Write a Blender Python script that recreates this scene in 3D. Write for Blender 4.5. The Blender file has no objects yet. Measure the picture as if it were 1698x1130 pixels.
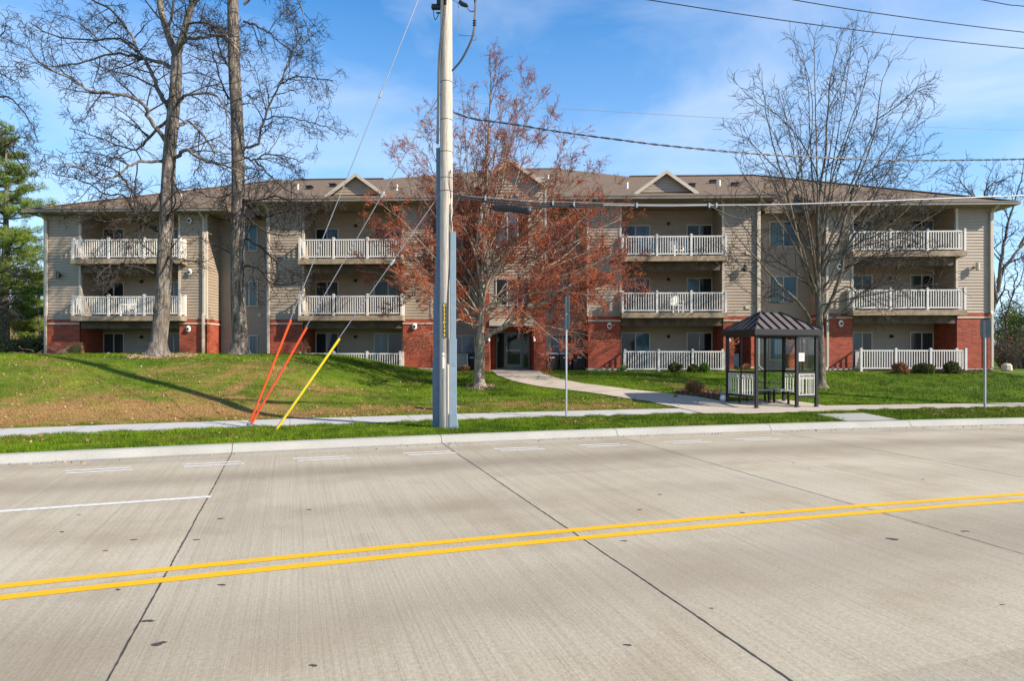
import bpy, math, random
import numpy as np
from math import sin, cos, radians, pi, sqrt
from mathutils import Vector, Matrix

random.seed(7)
RNG = np.random.default_rng(7)
sc = bpy.context.scene
COL = sc.collection

# ------------------------------------------------------------------ camera / sky / sun
F = 1052.0; CX = 849.0; HY = 588.0; EYE = 2.0          # reference: focal length, centre and horizon in photo pixels
cam = bpy.data.cameras.new('camera')
cam.sensor_width = 36.0
cam.lens = 36.0 * F / 1698.0
cam.shift_y = (HY - 565.0) / 1698.0
cam.clip_end = 4000
camo = bpy.data.objects.new('camera', cam)
camo.location = (0, 0, EYE); camo.rotation_euler = (pi / 2, 0, 0)
COL.objects.link(camo); sc.camera = camo

SUN = Vector((0.76, -0.352, 0.545)).normalized()
w = bpy.data.worlds.new('World'); sc.world = w; w.use_nodes = True
nt = w.node_tree; nt.nodes.clear()
def WN(t, **k):
    n = nt.nodes.new(t)
    for a, b in k.items(): setattr(n, a, b)
    return n
out = WN('ShaderNodeOutputWorld'); bg = WN('ShaderNodeBackground'); sky = WN('ShaderNodeTexSky')
sky.sky_type = 'NISHITA'; sky.sun_disc = False
sky.sun_elevation = math.asin(SUN.z); sky.sun_rotation = math.atan2(SUN.x, SUN.y)
sky.altitude = 200; sky.air_density = 1.0; sky.dust_density = 0.3; sky.ozone_density = 2.5
bg.inputs['Strength'].default_value = 0.15
tc = WN('ShaderNodeTexCoord'); sep = WN('ShaderNodeSeparateXYZ')
nt.links.new(tc.outputs['Generated'], sep.inputs[0])
mp = WN('ShaderNodeMapping'); mp.inputs['Scale'].default_value = (1.0, 1.0, 3.2); mp.inputs['Rotation'].default_value = (0.12, 0.1, 0); mp.inputs['Location'].default_value = (2.1, .7, .1)
nt.links.new(tc.outputs['Generated'], mp.inputs[0])
nz = WN('ShaderNodeTexNoise'); nz.inputs['Scale'].default_value = 2.1; nz.inputs['Detail'].default_value = 7; nz.inputs['Roughness'].default_value = .52; nz.inputs['Distortion'].default_value = .5
nt.links.new(mp.outputs[0], nz.inputs['Vector'])
rp = WN('ShaderNodeValToRGB'); rp.color_ramp.elements[0].position = .43; rp.color_ramp.elements[1].position = .80
rp.color_ramp.elements[0].color = (0, 0, 0, 1); rp.color_ramp.elements[1].color = (.6, .6, .6, 1)
nt.links.new(nz.outputs['Fac'], rp.inputs[0])
hz = WN('ShaderNodeMapRange'); hz.inputs[1].default_value = 0.0; hz.inputs[2].default_value = .55; hz.inputs[3].default_value = .75; hz.inputs[4].default_value = 0.0
nt.links.new(sep.outputs['Z'], hz.inputs[0])
hs = WN('ShaderNodeHueSaturation'); hs.inputs['Saturation'].default_value = 1.4; hs.inputs['Value'].default_value = 1.0
nt.links.new(sky.outputs[0], hs.inputs['Color'])
mx = WN('ShaderNodeMixRGB'); mx.inputs[2].default_value = (4.5, 4.75, 5.1, 1)
hm = WN('ShaderNodeMixRGB'); hm.inputs[2].default_value = (2.7, 3.75, 5.2, 1)
nt.links.new(hz.outputs[0], hm.inputs[0]); nt.links.new(hs.outputs[0], hm.inputs[1])
nt.links.new(rp.outputs[0], mx.inputs[0]); nt.links.new(hm.outputs[0], mx.inputs[1])
nt.links.new(mx.outputs[0], bg.inputs['Color']); nt.links.new(bg.outputs[0], out.inputs['Surface'])

sl = bpy.data.lights.new('sun', 'SUN'); sl.energy = 4.9; sl.angle = radians(.5); sl.color = (1.0, .90, .76)
so = bpy.data.objects.new('sun', sl); so.rotation_euler = SUN.to_track_quat('Z', 'Y').to_euler(); so.location = (20, -10, 30)
COL.objects.link(so)
sc.view_settings.view_transform = 'Standard'; sc.view_settings.look = 'None'
sc.view_settings.exposure = 0.68; sc.view_settings.gamma = 1.0

# ------------------------------------------------------------------ mesh helpers
class MB:
    """collects shapes, then links them as one mesh object"""
    def __init__(s): s.v = []; s.f = []; s.uv = None
    def quad(s, a, b, c, d):
        n = len(s.v); s.v += [tuple(a), tuple(b), tuple(c), tuple(d)]; s.f.append((n, n+1, n+2, n+3)); return s
    def poly(s, pts):
        n = len(s.v); s.v += [tuple(p) for p in pts]; s.f.append(tuple(range(n, n+len(pts)))); return s
    def box(s, x0, x1, y0, y1, z0, z1):
        n = len(s.v)
        s.v += [(x0,y0,z0),(x1,y0,z0),(x1,y1,z0),(x0,y1,z0),(x0,y0,z1),(x1,y0,z1),(x1,y1,z1),(x0,y1,z1)]
        s.f += [(n,n+3,n+2,n+1),(n+4,n+5,n+6,n+7),(n,n+1,n+5,n+4),(n+1,n+2,n+6,n+5),(n+2,n+3,n+7,n+6),(n+3,n,n+4,n+7)]
        return s
    def obox(s, p, q, wd, h, z0):
        """box along plan segment p->q, width wd, from z0 up h"""
        p = Vector(p[:2]); q = Vector(q[:2]); d = (q-p).normalized(); nn = Vector((-d.y, d.x)) * wd/2
        c = [p-nn, q-nn, q+nn, p+nn]; n = len(s.v)
        s.v += [(a.x, a.y, z0) for a in c] + [(a.x, a.y, z0+h) for a in c]
        s.f += [(n,n+3,n+2,n+1),(n+4,n+5,n+6,n+7),(n,n+1,n+5,n+4),(n+1,n+2,n+6,n+5),(n+2,n+3,n+7,n+6),(n+3,n,n+4,n+7)]
        return s
    def bar(s, a, b, wd, h=None):
        """square bar between two 3D points"""
        h = h or wd
        a = Vector(a); b = Vector(b); d = (b-a).normalized()
        up = Vector((0,0,1)) if abs(d.z) < .95 else Vector((0,1,0))
        r = d.cross(up).normalized(); u = r.cross(d).normalized(); n = len(s.v)
        for p in (a, b):
            for i, j in ((-1,-1),(1,-1),(1,1),(-1,1)):
                s.v.append(tuple(p + r*i*wd/2 + u*j*h/2))
        s.f += [(n,n+1,n+2,n+3),(n+7,n+6,n+5,n+4)]
        for i in range(4): s.f.append((n+i, n+4+i, n+4+(i+1)%4, n+(i+1)%4))
        return s
    def tube(s, pts, rad, sides=6, cap=True):
        pts = [Vector(p) for p in pts]; m = len(pts)
        if not isinstance(rad, (list, tuple)): rad = [rad]*m
        d0 = (pts[1]-pts[0]).normalized()
        u = d0.cross(Vector((0,0,1)) if abs(d0.z) < .9 else Vector((1,0,0))).normalized()
        n = len(s.v)
        for i in range(m):
            if i == 0: d = pts[1]-pts[0]
            elif i == m-1: d = pts[-1]-pts[-2]
            else: d = pts[i+1]-pts[i-1]
            if d.length < 1e-9: d = d0.copy()
            d.normalize()
            u = (u - d*u.dot(d)); 
            if u.length < 1e-6: u = d.cross(Vector((1,0,0)))
            u.normalize(); vv = d.cross(u)
            for k in range(sides):
                a = 2*pi*k/sides
                s.v.append(tuple(pts[i] + (u*cos(a)+vv*sin(a))*rad[i]))
        for i in range(m-1):
            for k in range(sides):
                a = n+i*sides+k; b = n+i*sides+(k+1)%sides
                s.f.append((a, b, b+sides, a+sides))
        if cap:
            s.f.append(tuple(n+k for k in reversed(range(sides)))); s.f.append(tuple(n+(m-1)*sides+k for k in range(sides)))
        return s
    def lathe(s, prof, o=(0,0,0), sides=12):
        n = len(s.v)
        for r, z in prof:
            for k in range(sides):
                a = 2*pi*k/sides; s.v.append((o[0]+r*cos(a), o[1]+r*sin(a), o[2]+z))
        for i in range(len(prof)-1):
            for k in range(sides):
                a = n+i*sides+k; b = n+i*sides+(k+1)%sides
                s.f.append((a, b, b+sides, a+sides))
        s.f.append(tuple(n+k for k in reversed(range(sides)))); s.f.append(tuple(n+(len(prof)-1)*sides+k for k in range(sides)))
        return s
    def ball(s, c, r, seg=10, rings=7, sq=(1,1,1)):
        n = len(s.v)
        for i in range(rings+1):
            t = pi*i/rings
            for k in range(seg):
                a = 2*pi*k/seg
                s.v.append((c[0]+r*sq[0]*sin(t)*cos(a), c[1]+r*sq[1]*sin(t)*sin(a), c[2]+r*sq[2]*cos(t)))
        for i in range(rings):
            for k in range(seg):
                a = n+i*seg+k; b = n+i*seg+(k+1)%seg
                s.f.append((a+seg, b+seg, b, a))
        return s
    def build(s, name, mat, parent=None, smooth=False, off=(0,0,0)):
        me = bpy.data.meshes.new(name)
        if off != (0,0,0): v = [(a-off[0], b-off[1], c-off[2]) for a,b,c in s.v]
        else: v = s.v
        me.from_pydata(v, [], s.f); me.validate(); me.update()
        if mat: me.materials.append(mat)
        if smooth: me.polygons.foreach_set('use_smooth', [True]*len(me.polygons))
        o = bpy.data.objects.new(name, me); COL.objects.link(o)
        if parent: o.parent = parent
        return o

def tag(o, label=None, cat=None, group=None, kind=None):
    if label: o['label'] = label
    if cat: o['category'] = cat
    if group: o['group'] = group
    if kind: o['kind'] = kind
    return o
def thing(name, label, cat, loc=(0,0,0), rz=0, group=None):
    o = bpy.data.objects.new(name, None); o.empty_display_size = .3; COL.objects.link(o)
    o.location = loc; o.rotation_euler = (0,0,rz); return tag(o, label, cat, group)
def fast_mesh(name, verts, faces_n, mat, parent=None, attrs=None):
    """verts (N,3) grouped in consecutive faces of faces_n corners"""
    verts = np.asarray(verts, dtype=np.float32); N = len(verts); nf = N//faces_n
    me = bpy.data.meshes.new(name)
    me.vertices.add(N); me.vertices.foreach_set('co', verts.ravel())
    me.loops.add(N); me.loops.foreach_set('vertex_index', np.arange(N, dtype=np.int32))
    me.polygons.add(nf); me.polygons.foreach_set('loop_start', np.arange(0, N, faces_n, dtype=np.int32))
    try: me.polygons.foreach_set('loop_total', np.full(nf, faces_n, dtype=np.int32))
    except Exception: pass
    if attrs:
        for k, a in attrs.items():
            at = me.attributes.new(k, 'FLOAT', 'POINT'); at.data.foreach_set('value', np.asarray(a, dtype=np.float32))
    me.update(calc_edges=True)
    me.materials.append(mat)
    o = bpy.data.objects.new(name, me); COL.objects.link(o)
    if parent: o.parent = parent
    return o

# ------------------------------------------------------------------ materials
class MT:
    def __init__(s, name, col=(.5,.5,.5), rough=.7, metal=0, spec=.5):
        s.m = bpy.data.materials.new(name); s.m.use_nodes = True; s.t = s.m.node_tree
        s.b = s.t.nodes['Principled BSDF']
        s.b.inputs['Base Color'].default_value = (*col, 1); s.b.inputs['Roughness'].default_value = rough
        s.b.inputs['Metallic'].default_value = metal; s.b.inputs['Specular IOR Level'].default_value = spec
        s.tc = None
    def n(s, t, **k):
        x = s.t.nodes.new(t)
        for a, b in k.items():
            if a in x.bl_rna.properties: setattr(x, a, b)
        return x
    def l(s, a, b): s.t.links.new(a, b)
    def co(s, kind='Object', scale=(1,1,1), rot=(0,0,0)):
        if not s.tc: s.tc = s.n('ShaderNodeTexCoord')
        m = s.n('ShaderNodeMapping'); m.inputs['Scale'].default_value = scale; m.inputs['Rotation'].default_value = rot
        s.l(s.tc.outputs[kind], m.inputs[0]); return m.outputs[0]
    def noise(s, scale, detail=3, rough=.5, vec=None, dist=0):
        x = s.n('ShaderNodeTexNoise'); x.inputs['Scale'].default_value = scale; x.inputs['Detail'].default_value = detail
        x.inputs['Roughness'].default_value = rough; x.inputs['Distortion'].default_value = dist
        s.l(vec if vec is not None else s.co(), x.inputs['Vector']); return x.outputs['Fac']
    def ramp(s, fac, stops):
        r = s.n('ShaderNodeValToRGB'); e = r.color_ramp.elements
        e[0].position = stops[0][0]; e[0].color = (*stops[0][1], 1)
        e[1].position = stops[-1][0]; e[1].color = (*stops[-1][1], 1)
        for p, c in stops[1:-1]:
            q = e.new(p); q.color = (*c, 1)
        s.l(fac, r.inputs[0]); return r.outputs[0]
    def mix(s, fac, a, b, mode='MIX'):
        m = s.n('ShaderNodeMixRGB'); m.blend_type = mode
        for i, x in ((0, fac), (1, a), (2, b)):
            if isinstance(x, (int, float)): m.inputs[i].default_value = x
            elif isinstance(x, tuple): m.inputs[i].default_value = (*x, 1)
            else: s.l(x, m.inputs[i])
        return m.outputs[0]
    def math(s, op, a, b=0.0):
        m = s.n('ShaderNodeMath'); m.operation = op
        for i, x in ((0, a), (1, b)):
            if isinstance(x, (int, float)): m.inputs[i].default_value = x
            else: s.l(x, m.inputs[i])
        return m.outputs[0]
    def base(s, c): s.l(c, s.b.inputs['Base Color']); return s
    def bump(s, h, strength=.3, dist=.02):
        b = s.n('ShaderNodeBump'); b.inputs['Strength'].default_value = strength; b.inputs['Distance'].default_value = dist
        s.l(h, b.inputs['Height']); s.l(b.outputs[0], s.b.inputs['Normal']); return s

def simple(name, col, rough=.6, var=.15, scale=3, metal=0, spec=.5, bump=0):
    m = MT(name, col, rough, metal, spec)
    n = m.noise(scale, 4, .6)
    a = tuple(c*(1-var) for c in col); b = tuple(min(1, c*(1+var)) for c in col)
    m.base(m.ramp(n, [(.3, a), (.7, b)]))
    if bump: m.bump(n, bump, .02)
    return m.m

MAT = {}
MAT['trim'] = simple('taupe_trim', (.36,.29,.22), .5, .06)
MAT['trim_light'] = simple('pale_trim', (.52,.45,.36), .5, .06)
MAT['gutter'] = simple('brown_gutter', (.23,.19,.15), .4, .08)
MAT['soffit'] = simple('soffit', (.22,.175,.12), .7, .05)
MAT['white_vinyl'] = simple('white_vinyl', (.66,.625,.575), .45, .05, 2)
MAT['white'] = simple('white_paint', (.8,.78,.74), .45, .05)
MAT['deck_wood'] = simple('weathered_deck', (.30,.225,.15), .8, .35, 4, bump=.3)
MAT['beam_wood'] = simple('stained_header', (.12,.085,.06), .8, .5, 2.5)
MAT['dark_metal'] = simple('dark_bronze_metal', (.02,.018,.019), .45, .15, metal=.2)
MAT['black_plastic'] = simple('black_plastic', (.025,.025,.03), .5, .2)
MAT['grey_metal'] = simple('galvanised', (.42,.44,.46), .45, .12, 8, metal=.5)
MAT['blue_guard'] = simple('blue_grey_guard', (.10,.145,.21), .5, .12, 4)
MAT['pale_guard'] = simple('pale_blue_guard', (.24,.31,.36), .5, .1, 4)
MAT['orange'] = simple('orange_plastic', (.72,.085,.012), .45, .1, 4)
MAT['yellow'] = simple('yellow_plastic', (.85,.58,.015), .45, .06, 4)
MAT['cable'] = simple('black_cable', (.02,.02,.022), .5, .2)
MAT['steel_wire'] = simple('steel_wire', (.35,.36,.38), .4, .1, metal=.6)
MAT['paper'] = simple('paper', (.66,.64,.62), .7, .03)
MAT['tag_yellow'] = simple('tag_yellow', (.85,.65,.05), .5, .05)
MAT['green_frame'] = simple('door_frame_green', (.10,.16,.15), .4, .1)
MAT['stone_band'] = simple('limestone_band', (.55,.44,.34), .7, .08)
MAT['concrete_base'] = simple('foundation', (.42,.37,.31), .85, .15, 5)
MAT['terracotta'] = simple('terracotta', (.35,.14,.07), .8, .15)
MAT['teal_chair'] = simple('teal_plastic', (.12,.22,.26), .5, .1)
MAT['stone'] = simple('stone_block', (.50,.42,.33), .85, .25, 6, bump=.4)

def siding_mat():
    m = MT('vinyl_siding', (.37,.30,.23), .55)
    n = m.noise(.6, 4, .6); n2 = m.noise(9, 2, .5, m.co('Object', (.15, .15, 1)))
    c = m.ramp(n, [(.3, (.325,.25,.182)), (.7, (.39,.303,.22))])
    m.base(m.mix(.18, c, m.ramp(n2, [(.3, (.22,.18,.14)), (.7, (.42,.35,.28))])))
    return m.m
MAT['siding'] = siding_mat()
def brick_mat():
    m = MT('red_brick', (.3,.08,.04), .85)
    tc = m.n('ShaderNodeTexCoord'); sp = m.n('ShaderNodeSeparateXYZ'); m.l(tc.outputs['Object'], sp.inputs[0])
    cb = m.n('ShaderNodeCombineXYZ'); m.l(m.math('ADD', sp.outputs['X'], sp.outputs['Y']), cb.inputs[0]); m.l(sp.outputs['Z'], cb.inputs[1])
    b = m.n('ShaderNodeTexBrick'); m.l(cb.outputs[0], b.inputs['Vector'])
    b.inputs['Scale'].default_value = 1.0; b.inputs['Brick Width'].default_value = .30; b.inputs['Row Height'].default_value = .1
    b.inputs['Mortar Size'].default_value = .009; b.inputs['Mortar Smooth'].default_value = .3; b.inputs['Bias'].default_value = -.1
    b.inputs['Color1'].default_value = (.40,.058,.022,1); b.inputs['Color2'].default_value = (.15,.02,.012,1); b.inputs['Mortar'].default_value = (.24,.12,.08,1)
    n = m.noise(1.3, 4, .6)
    c = m.mix(m.math('MULTIPLY', m.ramp(n, [(.45, (0,0,0)), (.7, (1,1,1))]), .25), b.outputs['Color'], (.48,.12,.05))
    n3 = m.noise(14, 3, .6)
    m.base(m.mix(.2, c, m.ramp(n3, [(.3, (.12,.03,.02)), (.7, (.50,.12,.06))])))
    m.bump(b.outputs['Fac'], -.4, .01)
    return m.m
MAT['brick'] = brick_mat()
def shingle_mat():
    m = MT('roof_shingle', (.2,.14,.1), .9, spec=.2)
    tc = m.n('ShaderNodeTexCoord')
    b = m.n('ShaderNodeTexBrick'); m.l(tc.outputs['Object'], b.inputs['Vector'])
    b.inputs['Scale'].default_value = 1.0; b.inputs['Brick Width'].default_value = .28; b.inputs['Row Height'].default_value = .2
    b.inputs['Mortar Size'].default_value = .008; b.offset_frequency = 2
    b.inputs['Color1'].default_value = (.205,.14,.09,1); b.inputs['Color2'].default_value = (.115,.085,.062,1); b.inputs['Mortar'].default_value = (.09,.065,.05,1)
    n = m.noise(9, 5, .75); n2 = m.noise(.5, 3, .5)
    c = m.mix(.55, b.outputs['Color'], m.ramp(n, [(.3, (.07,.048,.033)), (.5, (.18,.122,.075)), (.72, (.33,.23,.14))]))
    m.base(m.mix(m.math('MULTIPLY', n2, .35), c, (.15,.12,.10)))
    m.bump(n, .5, .03)
    return m.m
MAT['shingle'] = shingle_mat()
def glass_pane(name, base, rough=.06, var=None):
    """window glass seen against a room or a blind, or tinted as if reflecting sky"""
    m = MT(name, base, rough, 0, .45)
    m.b.inputs['IOR'].default_value = 1.45
    n = m.noise(1.2, 3, .5, m.co('Object', (1, 1, .25)), 1.0)
    lo = tuple(c*.6 for c in base); hi = var or tuple(min(1, c*1.5) for c in base)
    m.base(m.ramp(n, [(.35, lo), (.65, hi)]))
    m.bump(m.noise(1.5, 2, .5), .04, .05)
    return m.m
MAT['pane_dark'] = glass_pane('dark_room_glass', (.016,.02,.024))
MAT['pane_sky'] = glass_pane('sky_tinted_glass', (.05,.10,.14), .05)  # blue base colour stands in for the sky reflected in the glass
MAT['pane_door'] = glass_pane('entry_glass', (.012,.016,.016), .03)
def blind_pane(name, base):
    m = MT(name, base, .12, 0, .3)
    n = m.n('ShaderNodeTexWave'); n.wave_type = 'BANDS'; n.bands_direction = 'X'
    n.inputs['Scale'].default_value = 2.2; n.inputs['Distortion'].default_value = .6
    m.l(m.co(), n.inputs['Vector'])
    m.base(m.ramp(n.outputs['Fac'], [(.1, tuple(c*.55 for c in base)), (.6, base)]))
    return m.m
MAT['pane_blind'] = blind_pane('blind_glass', (.13,.20,.22))
MAT['pane_blind_dark'] = blind_pane('grey_blind_glass', (.05,.055,.055))

def shelter_glass():
    m = MT('shelter_glass', (.8,.9,.88), .03)
    t = m.t; out = t.nodes['Material Output']
    tr = m.n('ShaderNodeBsdfTransparent'); tr.inputs[0].default_value = (.62,.75,.73,1)
    gl = m.n('ShaderNodeBsdfGlossy'); gl.inputs['Roughness'].default_value = .02; gl.inputs[0].default_value = (.9,.95,1,1)
    fr = m.n('ShaderNodeFresnel'); fr.inputs[0].default_value = 1.6
    mx = m.n('ShaderNodeMixShader'); m.l(m.math('MULTIPLY', fr.outputs[0], 1.3), mx.inputs[0]); m.l(tr.outputs[0], mx.inputs[1]); m.l(gl.outputs[0], mx.inputs[2])
    m.l(mx.outputs[0], out.inputs['Surface'])
    return m.m
MAT['glass'] = shelter_glass(); MAT['panel_paint'] = simple('faded_panel_paint', (.50,.49,.44), .5, .08)

def bark_mat(name, a, b, sc_=6, stretch=.12, bump=.8):
    m = MT(name, a, .95, spec=.15)
    v = m.co('Object', (1, 1, stretch))
    n = m.noise(sc_*2.2, 5, .7, v, .6); n2 = m.noise(1.1, 3, .5)
    c = m.ramp(n, [(.36, tuple(x*.35 for x in a)), (.5, a), (.68, b)])
    m.base(m.mix(m.math('MULTIPLY', n2, .4), c, tuple(x*.6 for x in a)))
    m.bump(n, bump, .06)
    return m.m
MAT['oak_bark'] = bark_mat('oak_bark', (.17,.14,.115), (.42,.37,.31))
MAT['oak_twig'] = simple('oak_twig', (.036,.029,.025), .9, .3, 1.5)
MAT['maple_bark'] = bark_mat('maple_bark', (.33,.26,.19), (.50,.42,.32), 4, .3, .4)
MAT['maple_twig'] = simple('maple_twig', (.19,.11,.08), .9, .3, 1.5)
MAT['ash_bark'] = bark_mat('ash_bark', (.17,.14,.105), (.36,.30,.22), 8, .15, .6)
MAT['ash_twig'] = simple('ash_twig', (.055,.045,.037), .9, .3, 1.5)
def leaf_mat(name, lo, hi, scale=1.0):
    m = MT(name, lo, .7, spec=.2)
    n = m.noise(scale, 3, .6); n2 = m.noise(scale*14, 2, .5)
    c = m.ramp(n, [(.35, lo), (.65, hi)])
    m.base(m.mix(.4, c, m.ramp(n2, [(.3, lo), (.7, tuple(min(1, x*1.3) for x in hi))])))
    m.b.inputs['Subsurface Weight'].default_value = 0
    return m.m
MAT['buds'] = leaf_mat('red_buds', (.22,.030,.009), (.55,.115,.025), .8)
MAT['needles'] = leaf_mat('needles', (.045,.085,.015), (.19,.25,.035), .35)
MAT['shrub_green'] = leaf_mat('shrub_leaves', (.055,.07,.02), (.14,.14,.04), 3)
MAT['shrub_bright'] = leaf_mat('bright_leaves', (.07,.16,.02), (.20,.32,.04), 3)
MAT['shrub_brown'] = leaf_mat('dry_leaves', (.16,.07,.03), (.40,.20,.09), 3)
MAT['straw_tuft'] = leaf_mat('straw', (.38,.23,.08), (.62,.42,.19), 3)
MAT['mulch'] = leaf_mat('mulch', (.07,.04,.025), (.30,.18,.11), 6)

def pole_mat():
    m = MT('pole_wood', (.5,.42,.33), .85, spec=.2)
    n = m.noise(26, 5, .7, m.co('Object', (1, 1, .05)), .4); n2 = m.noise(1.5, 4, .6, m.co('Object', (1,1,.3)))
    c = m.ramp(n, [(.3, (.22,.17,.13)), (.43, (.50,.43,.35)), (.65, (.72,.65,.56))])
    m.base(m.mix(m.math('MULTIPLY', n2, .45), c, (.30,.24,.19))); m.bump(n, .5, .02)
    return m.m
MAT['pole'] = pole_mat()

def _ra(px, py):
    Y = F*EYE/(py-HY); return math.atan2(Y+98.0, (px-CX)/F*Y-33.9)
SLAB = (-_ra(267, 968)*118.0, abs(_ra(945, 880)-_ra(267, 968))*118.0)
def concrete_road():
    m = MT('road_concrete', (.35,.32,.28), .9, spec=.2)
    uv = lambda s: m.co('UV', s)
    big = m.noise(1.0, 4, .55, uv((.16, .45, 1)), .3)       # wheel paths and stains along the lane
    tin = m.noise(1.0, 3, .7, uv((38, .35, 1)), .15)        # transverse tining
    tin2 = m.noise(1.0, 2, .6, uv((9, .12, 1)))
    fine = m.noise(1.0, 4, .8, uv((30, 30, 1)))
    spots = m.noise(1.0, 5, .6, uv((.7, .8, 1)))
    c = m.ramp(big, [(.30, (.33,.27,.205)), (.5, (.425,.37,.30)), (.68, (.48,.43,.36))])
    c = m.mix(.27, c, m.ramp(tin, [(.3, (.19,.16,.125)), (.5, (.44,.395,.33)), (.7, (.57,.53,.46))]))
    c = m.mix(.13, c, m.ramp(tin2, [(.40, (.20,.17,.13)), (.52, (.50,.46,.39))]))
    c = m.mix(.30, c, m.ramp(fine, [(.3, (.15,.125,.095)), (.7, (.70,.63,.53))]))
    c = m.mix(m.math('MULTIPLY', m.ramp(spots, [(.48, (0,0,0)), (.72, (1,1,1))]), .45), c, (.27,.205,.14))
    # tyre-darkened bands at fixed distances across the road (UV.y)
    sp = m.n('ShaderNodeSeparateXYZ'); m.l(m.tc.outputs['UV'], sp.inputs[0])
    tot = None
    for cen, wid, amp in ((115.0, .6, .50), (116.9, .3, .15), (108.7, .8, .36), (105.6, .7, .25), (111.9, .6, .16)):
        d = m.math('DIVIDE', m.math('SUBTRACT', sp.outputs['Y'], cen), wid)
        g = m.math('MULTIPLY', m.math('POWER', 2.718, m.math('MULTIPLY', m.math('MULTIPLY', d, d), -1)), amp)
        tot = g if tot is None else m.math('ADD', tot, g)
    tot = m.math('MULTIPLY', tot, m.math('ADD', m.math('MULTIPLY', big, 1.2), .4))
    c = m.mix(tot, c, (.20,.165,.13))
    # every slab cast a little lighter or darker than the next
    sx_ = m.math('FLOOR', m.math('DIVIDE', m.math('SUBTRACT', sp.outputs['X'], SLAB[0]), SLAB[1])); sy_ = m.math('FLOOR', m.math('DIVIDE', m.math('SUBTRACT', sp.outputs['Y'], 106.75), 3.39))
    cv = m.n('ShaderNodeCombineXYZ'); m.l(sx_, cv.inputs[0]); m.l(sy_, cv.inputs[1]); wn = m.n('ShaderNodeTexWhiteNoise'); m.l(cv.outputs[0], wn.inputs['Vector'])
    c = m.mix(1.0, c, m.ramp(wn.outputs['Value'], [(0, (.87,.86,.85)), (1, (1.05,1.04,1.02))]), 'MULTIPLY')
    m.base(m.mix(1.0, c, (.98,.975,.895), 'MULTIPLY')); m.bump(m.math('ADD', tin, fine), .35, .012)
    return m.m
MAT['road'] = concrete_road()
def concrete(name, col, var=.12, joints=0):
    m = MT(name, col, .9, spec=.2)
    n = m.noise(.9, 4, .6); n2 = m.noise(22, 4, .8)
    a = tuple(c*(1-var) for c in col); b = tuple(c*(1+var) for c in col)
    c = m.ramp(n, [(.3, a), (.7, b)])
    c = m.mix(.25, c, m.ramp(n2, [(.3, tuple(x*.6 for x in col)), (.7, tuple(min(1, x*1.25) for x in col))]))
    m.base(c); m.bump(n2, .2, .01)
    return m.m
MAT['kerb'] = concrete('kerb_concrete', (.36,.345,.305))
MAT['walk_new'] = concrete('new_sidewalk', (.46,.44,.41), .06)
MAT['walk_old'] = concrete('old_path', (.45,.385,.31), .12)
def paint(name, col, wear):
    m = MT(name, col, .7, spec=.3)
    n = m.noise(14, 5, .8, m.co('Object', (1,1,1)))
    c = m.ramp(n, [(wear-.1, (.42,.37,.30)), (wear, tuple(x*.88 for x in col)), (wear+.3, col)])
    m.base(c); return m.m
MAT['paint_yellow'] = paint('yellow_paint', (.80,.41,.004), .34)
MAT['paint_white'] = paint('white_paint_road', (.70,.68,.64), .47)
MAT['joint'] = simple('joint_sealant', (.05,.042,.036), .9, .4, 6)
MAT['joint_faint'] = simple('faint_joint', (.26,.22,.18), .9, .3, 6)
MAT['stain'] = simple('oil_stain', (.05,.042,.038), .8, .3, 9)

def lawn_mat(name, blade=False):
    m = MT(name, (.1,.15,.03), .85, spec=.15)
    at = m.n('ShaderNodeAttribute'); at.attribute_name = 'straw'
    g1 = m.noise(.55, 4, .6); g2 = m.noise(26, 3, .7); 
    green = m.ramp(g1, [(.3, (.035,.085,.004)), (.5, (.085,.165,.005)), (.7, (.16,.25,.009))])
    straw = m.ramp(g2, [(.3, (.13,.07,.022)), (.5, (.27,.15,.052)), (.72, (.50,.33,.14))])
    if blade:
        at2 = m.n('ShaderNodeAttribute'); at2.attribute_name = 'tone'
        c = m.mix(at.outputs['Fac'], green, straw)
        c = m.mix(m.math('MULTIPLY', at2.outputs['Fac'], .5), c, (.22,.28,.022), 'MIX')
        c = m.mix(1.0, c, m.ramp(m.noise(3.2, 4, .7), [(.36, (.48,.50,.45)), (.62, (1.12,1.08,1.05))]), 'MULTIPLY')
    else:
        f = m.math('ADD', at.outputs['Fac'], m.math('MULTIPLY', m.math('SUBTRACT', g2, .5), .9))
        cl = m.n('ShaderNodeClamp'); m.l(f, cl.inputs[0])
        c = m.mix(cl.outputs[0], m.mix(.4, green, m.ramp(g2, [(.3, (.018,.035,.004)), (.7, (.12,.17,.015))])), straw)
        m.bump(g2, .6, .05)
    m.base(c); return m.m
MAT['lawn'] = lawn_mat('lawn_soil'); MAT['blade'] = lawn_mat('grass_blades', True)

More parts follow.
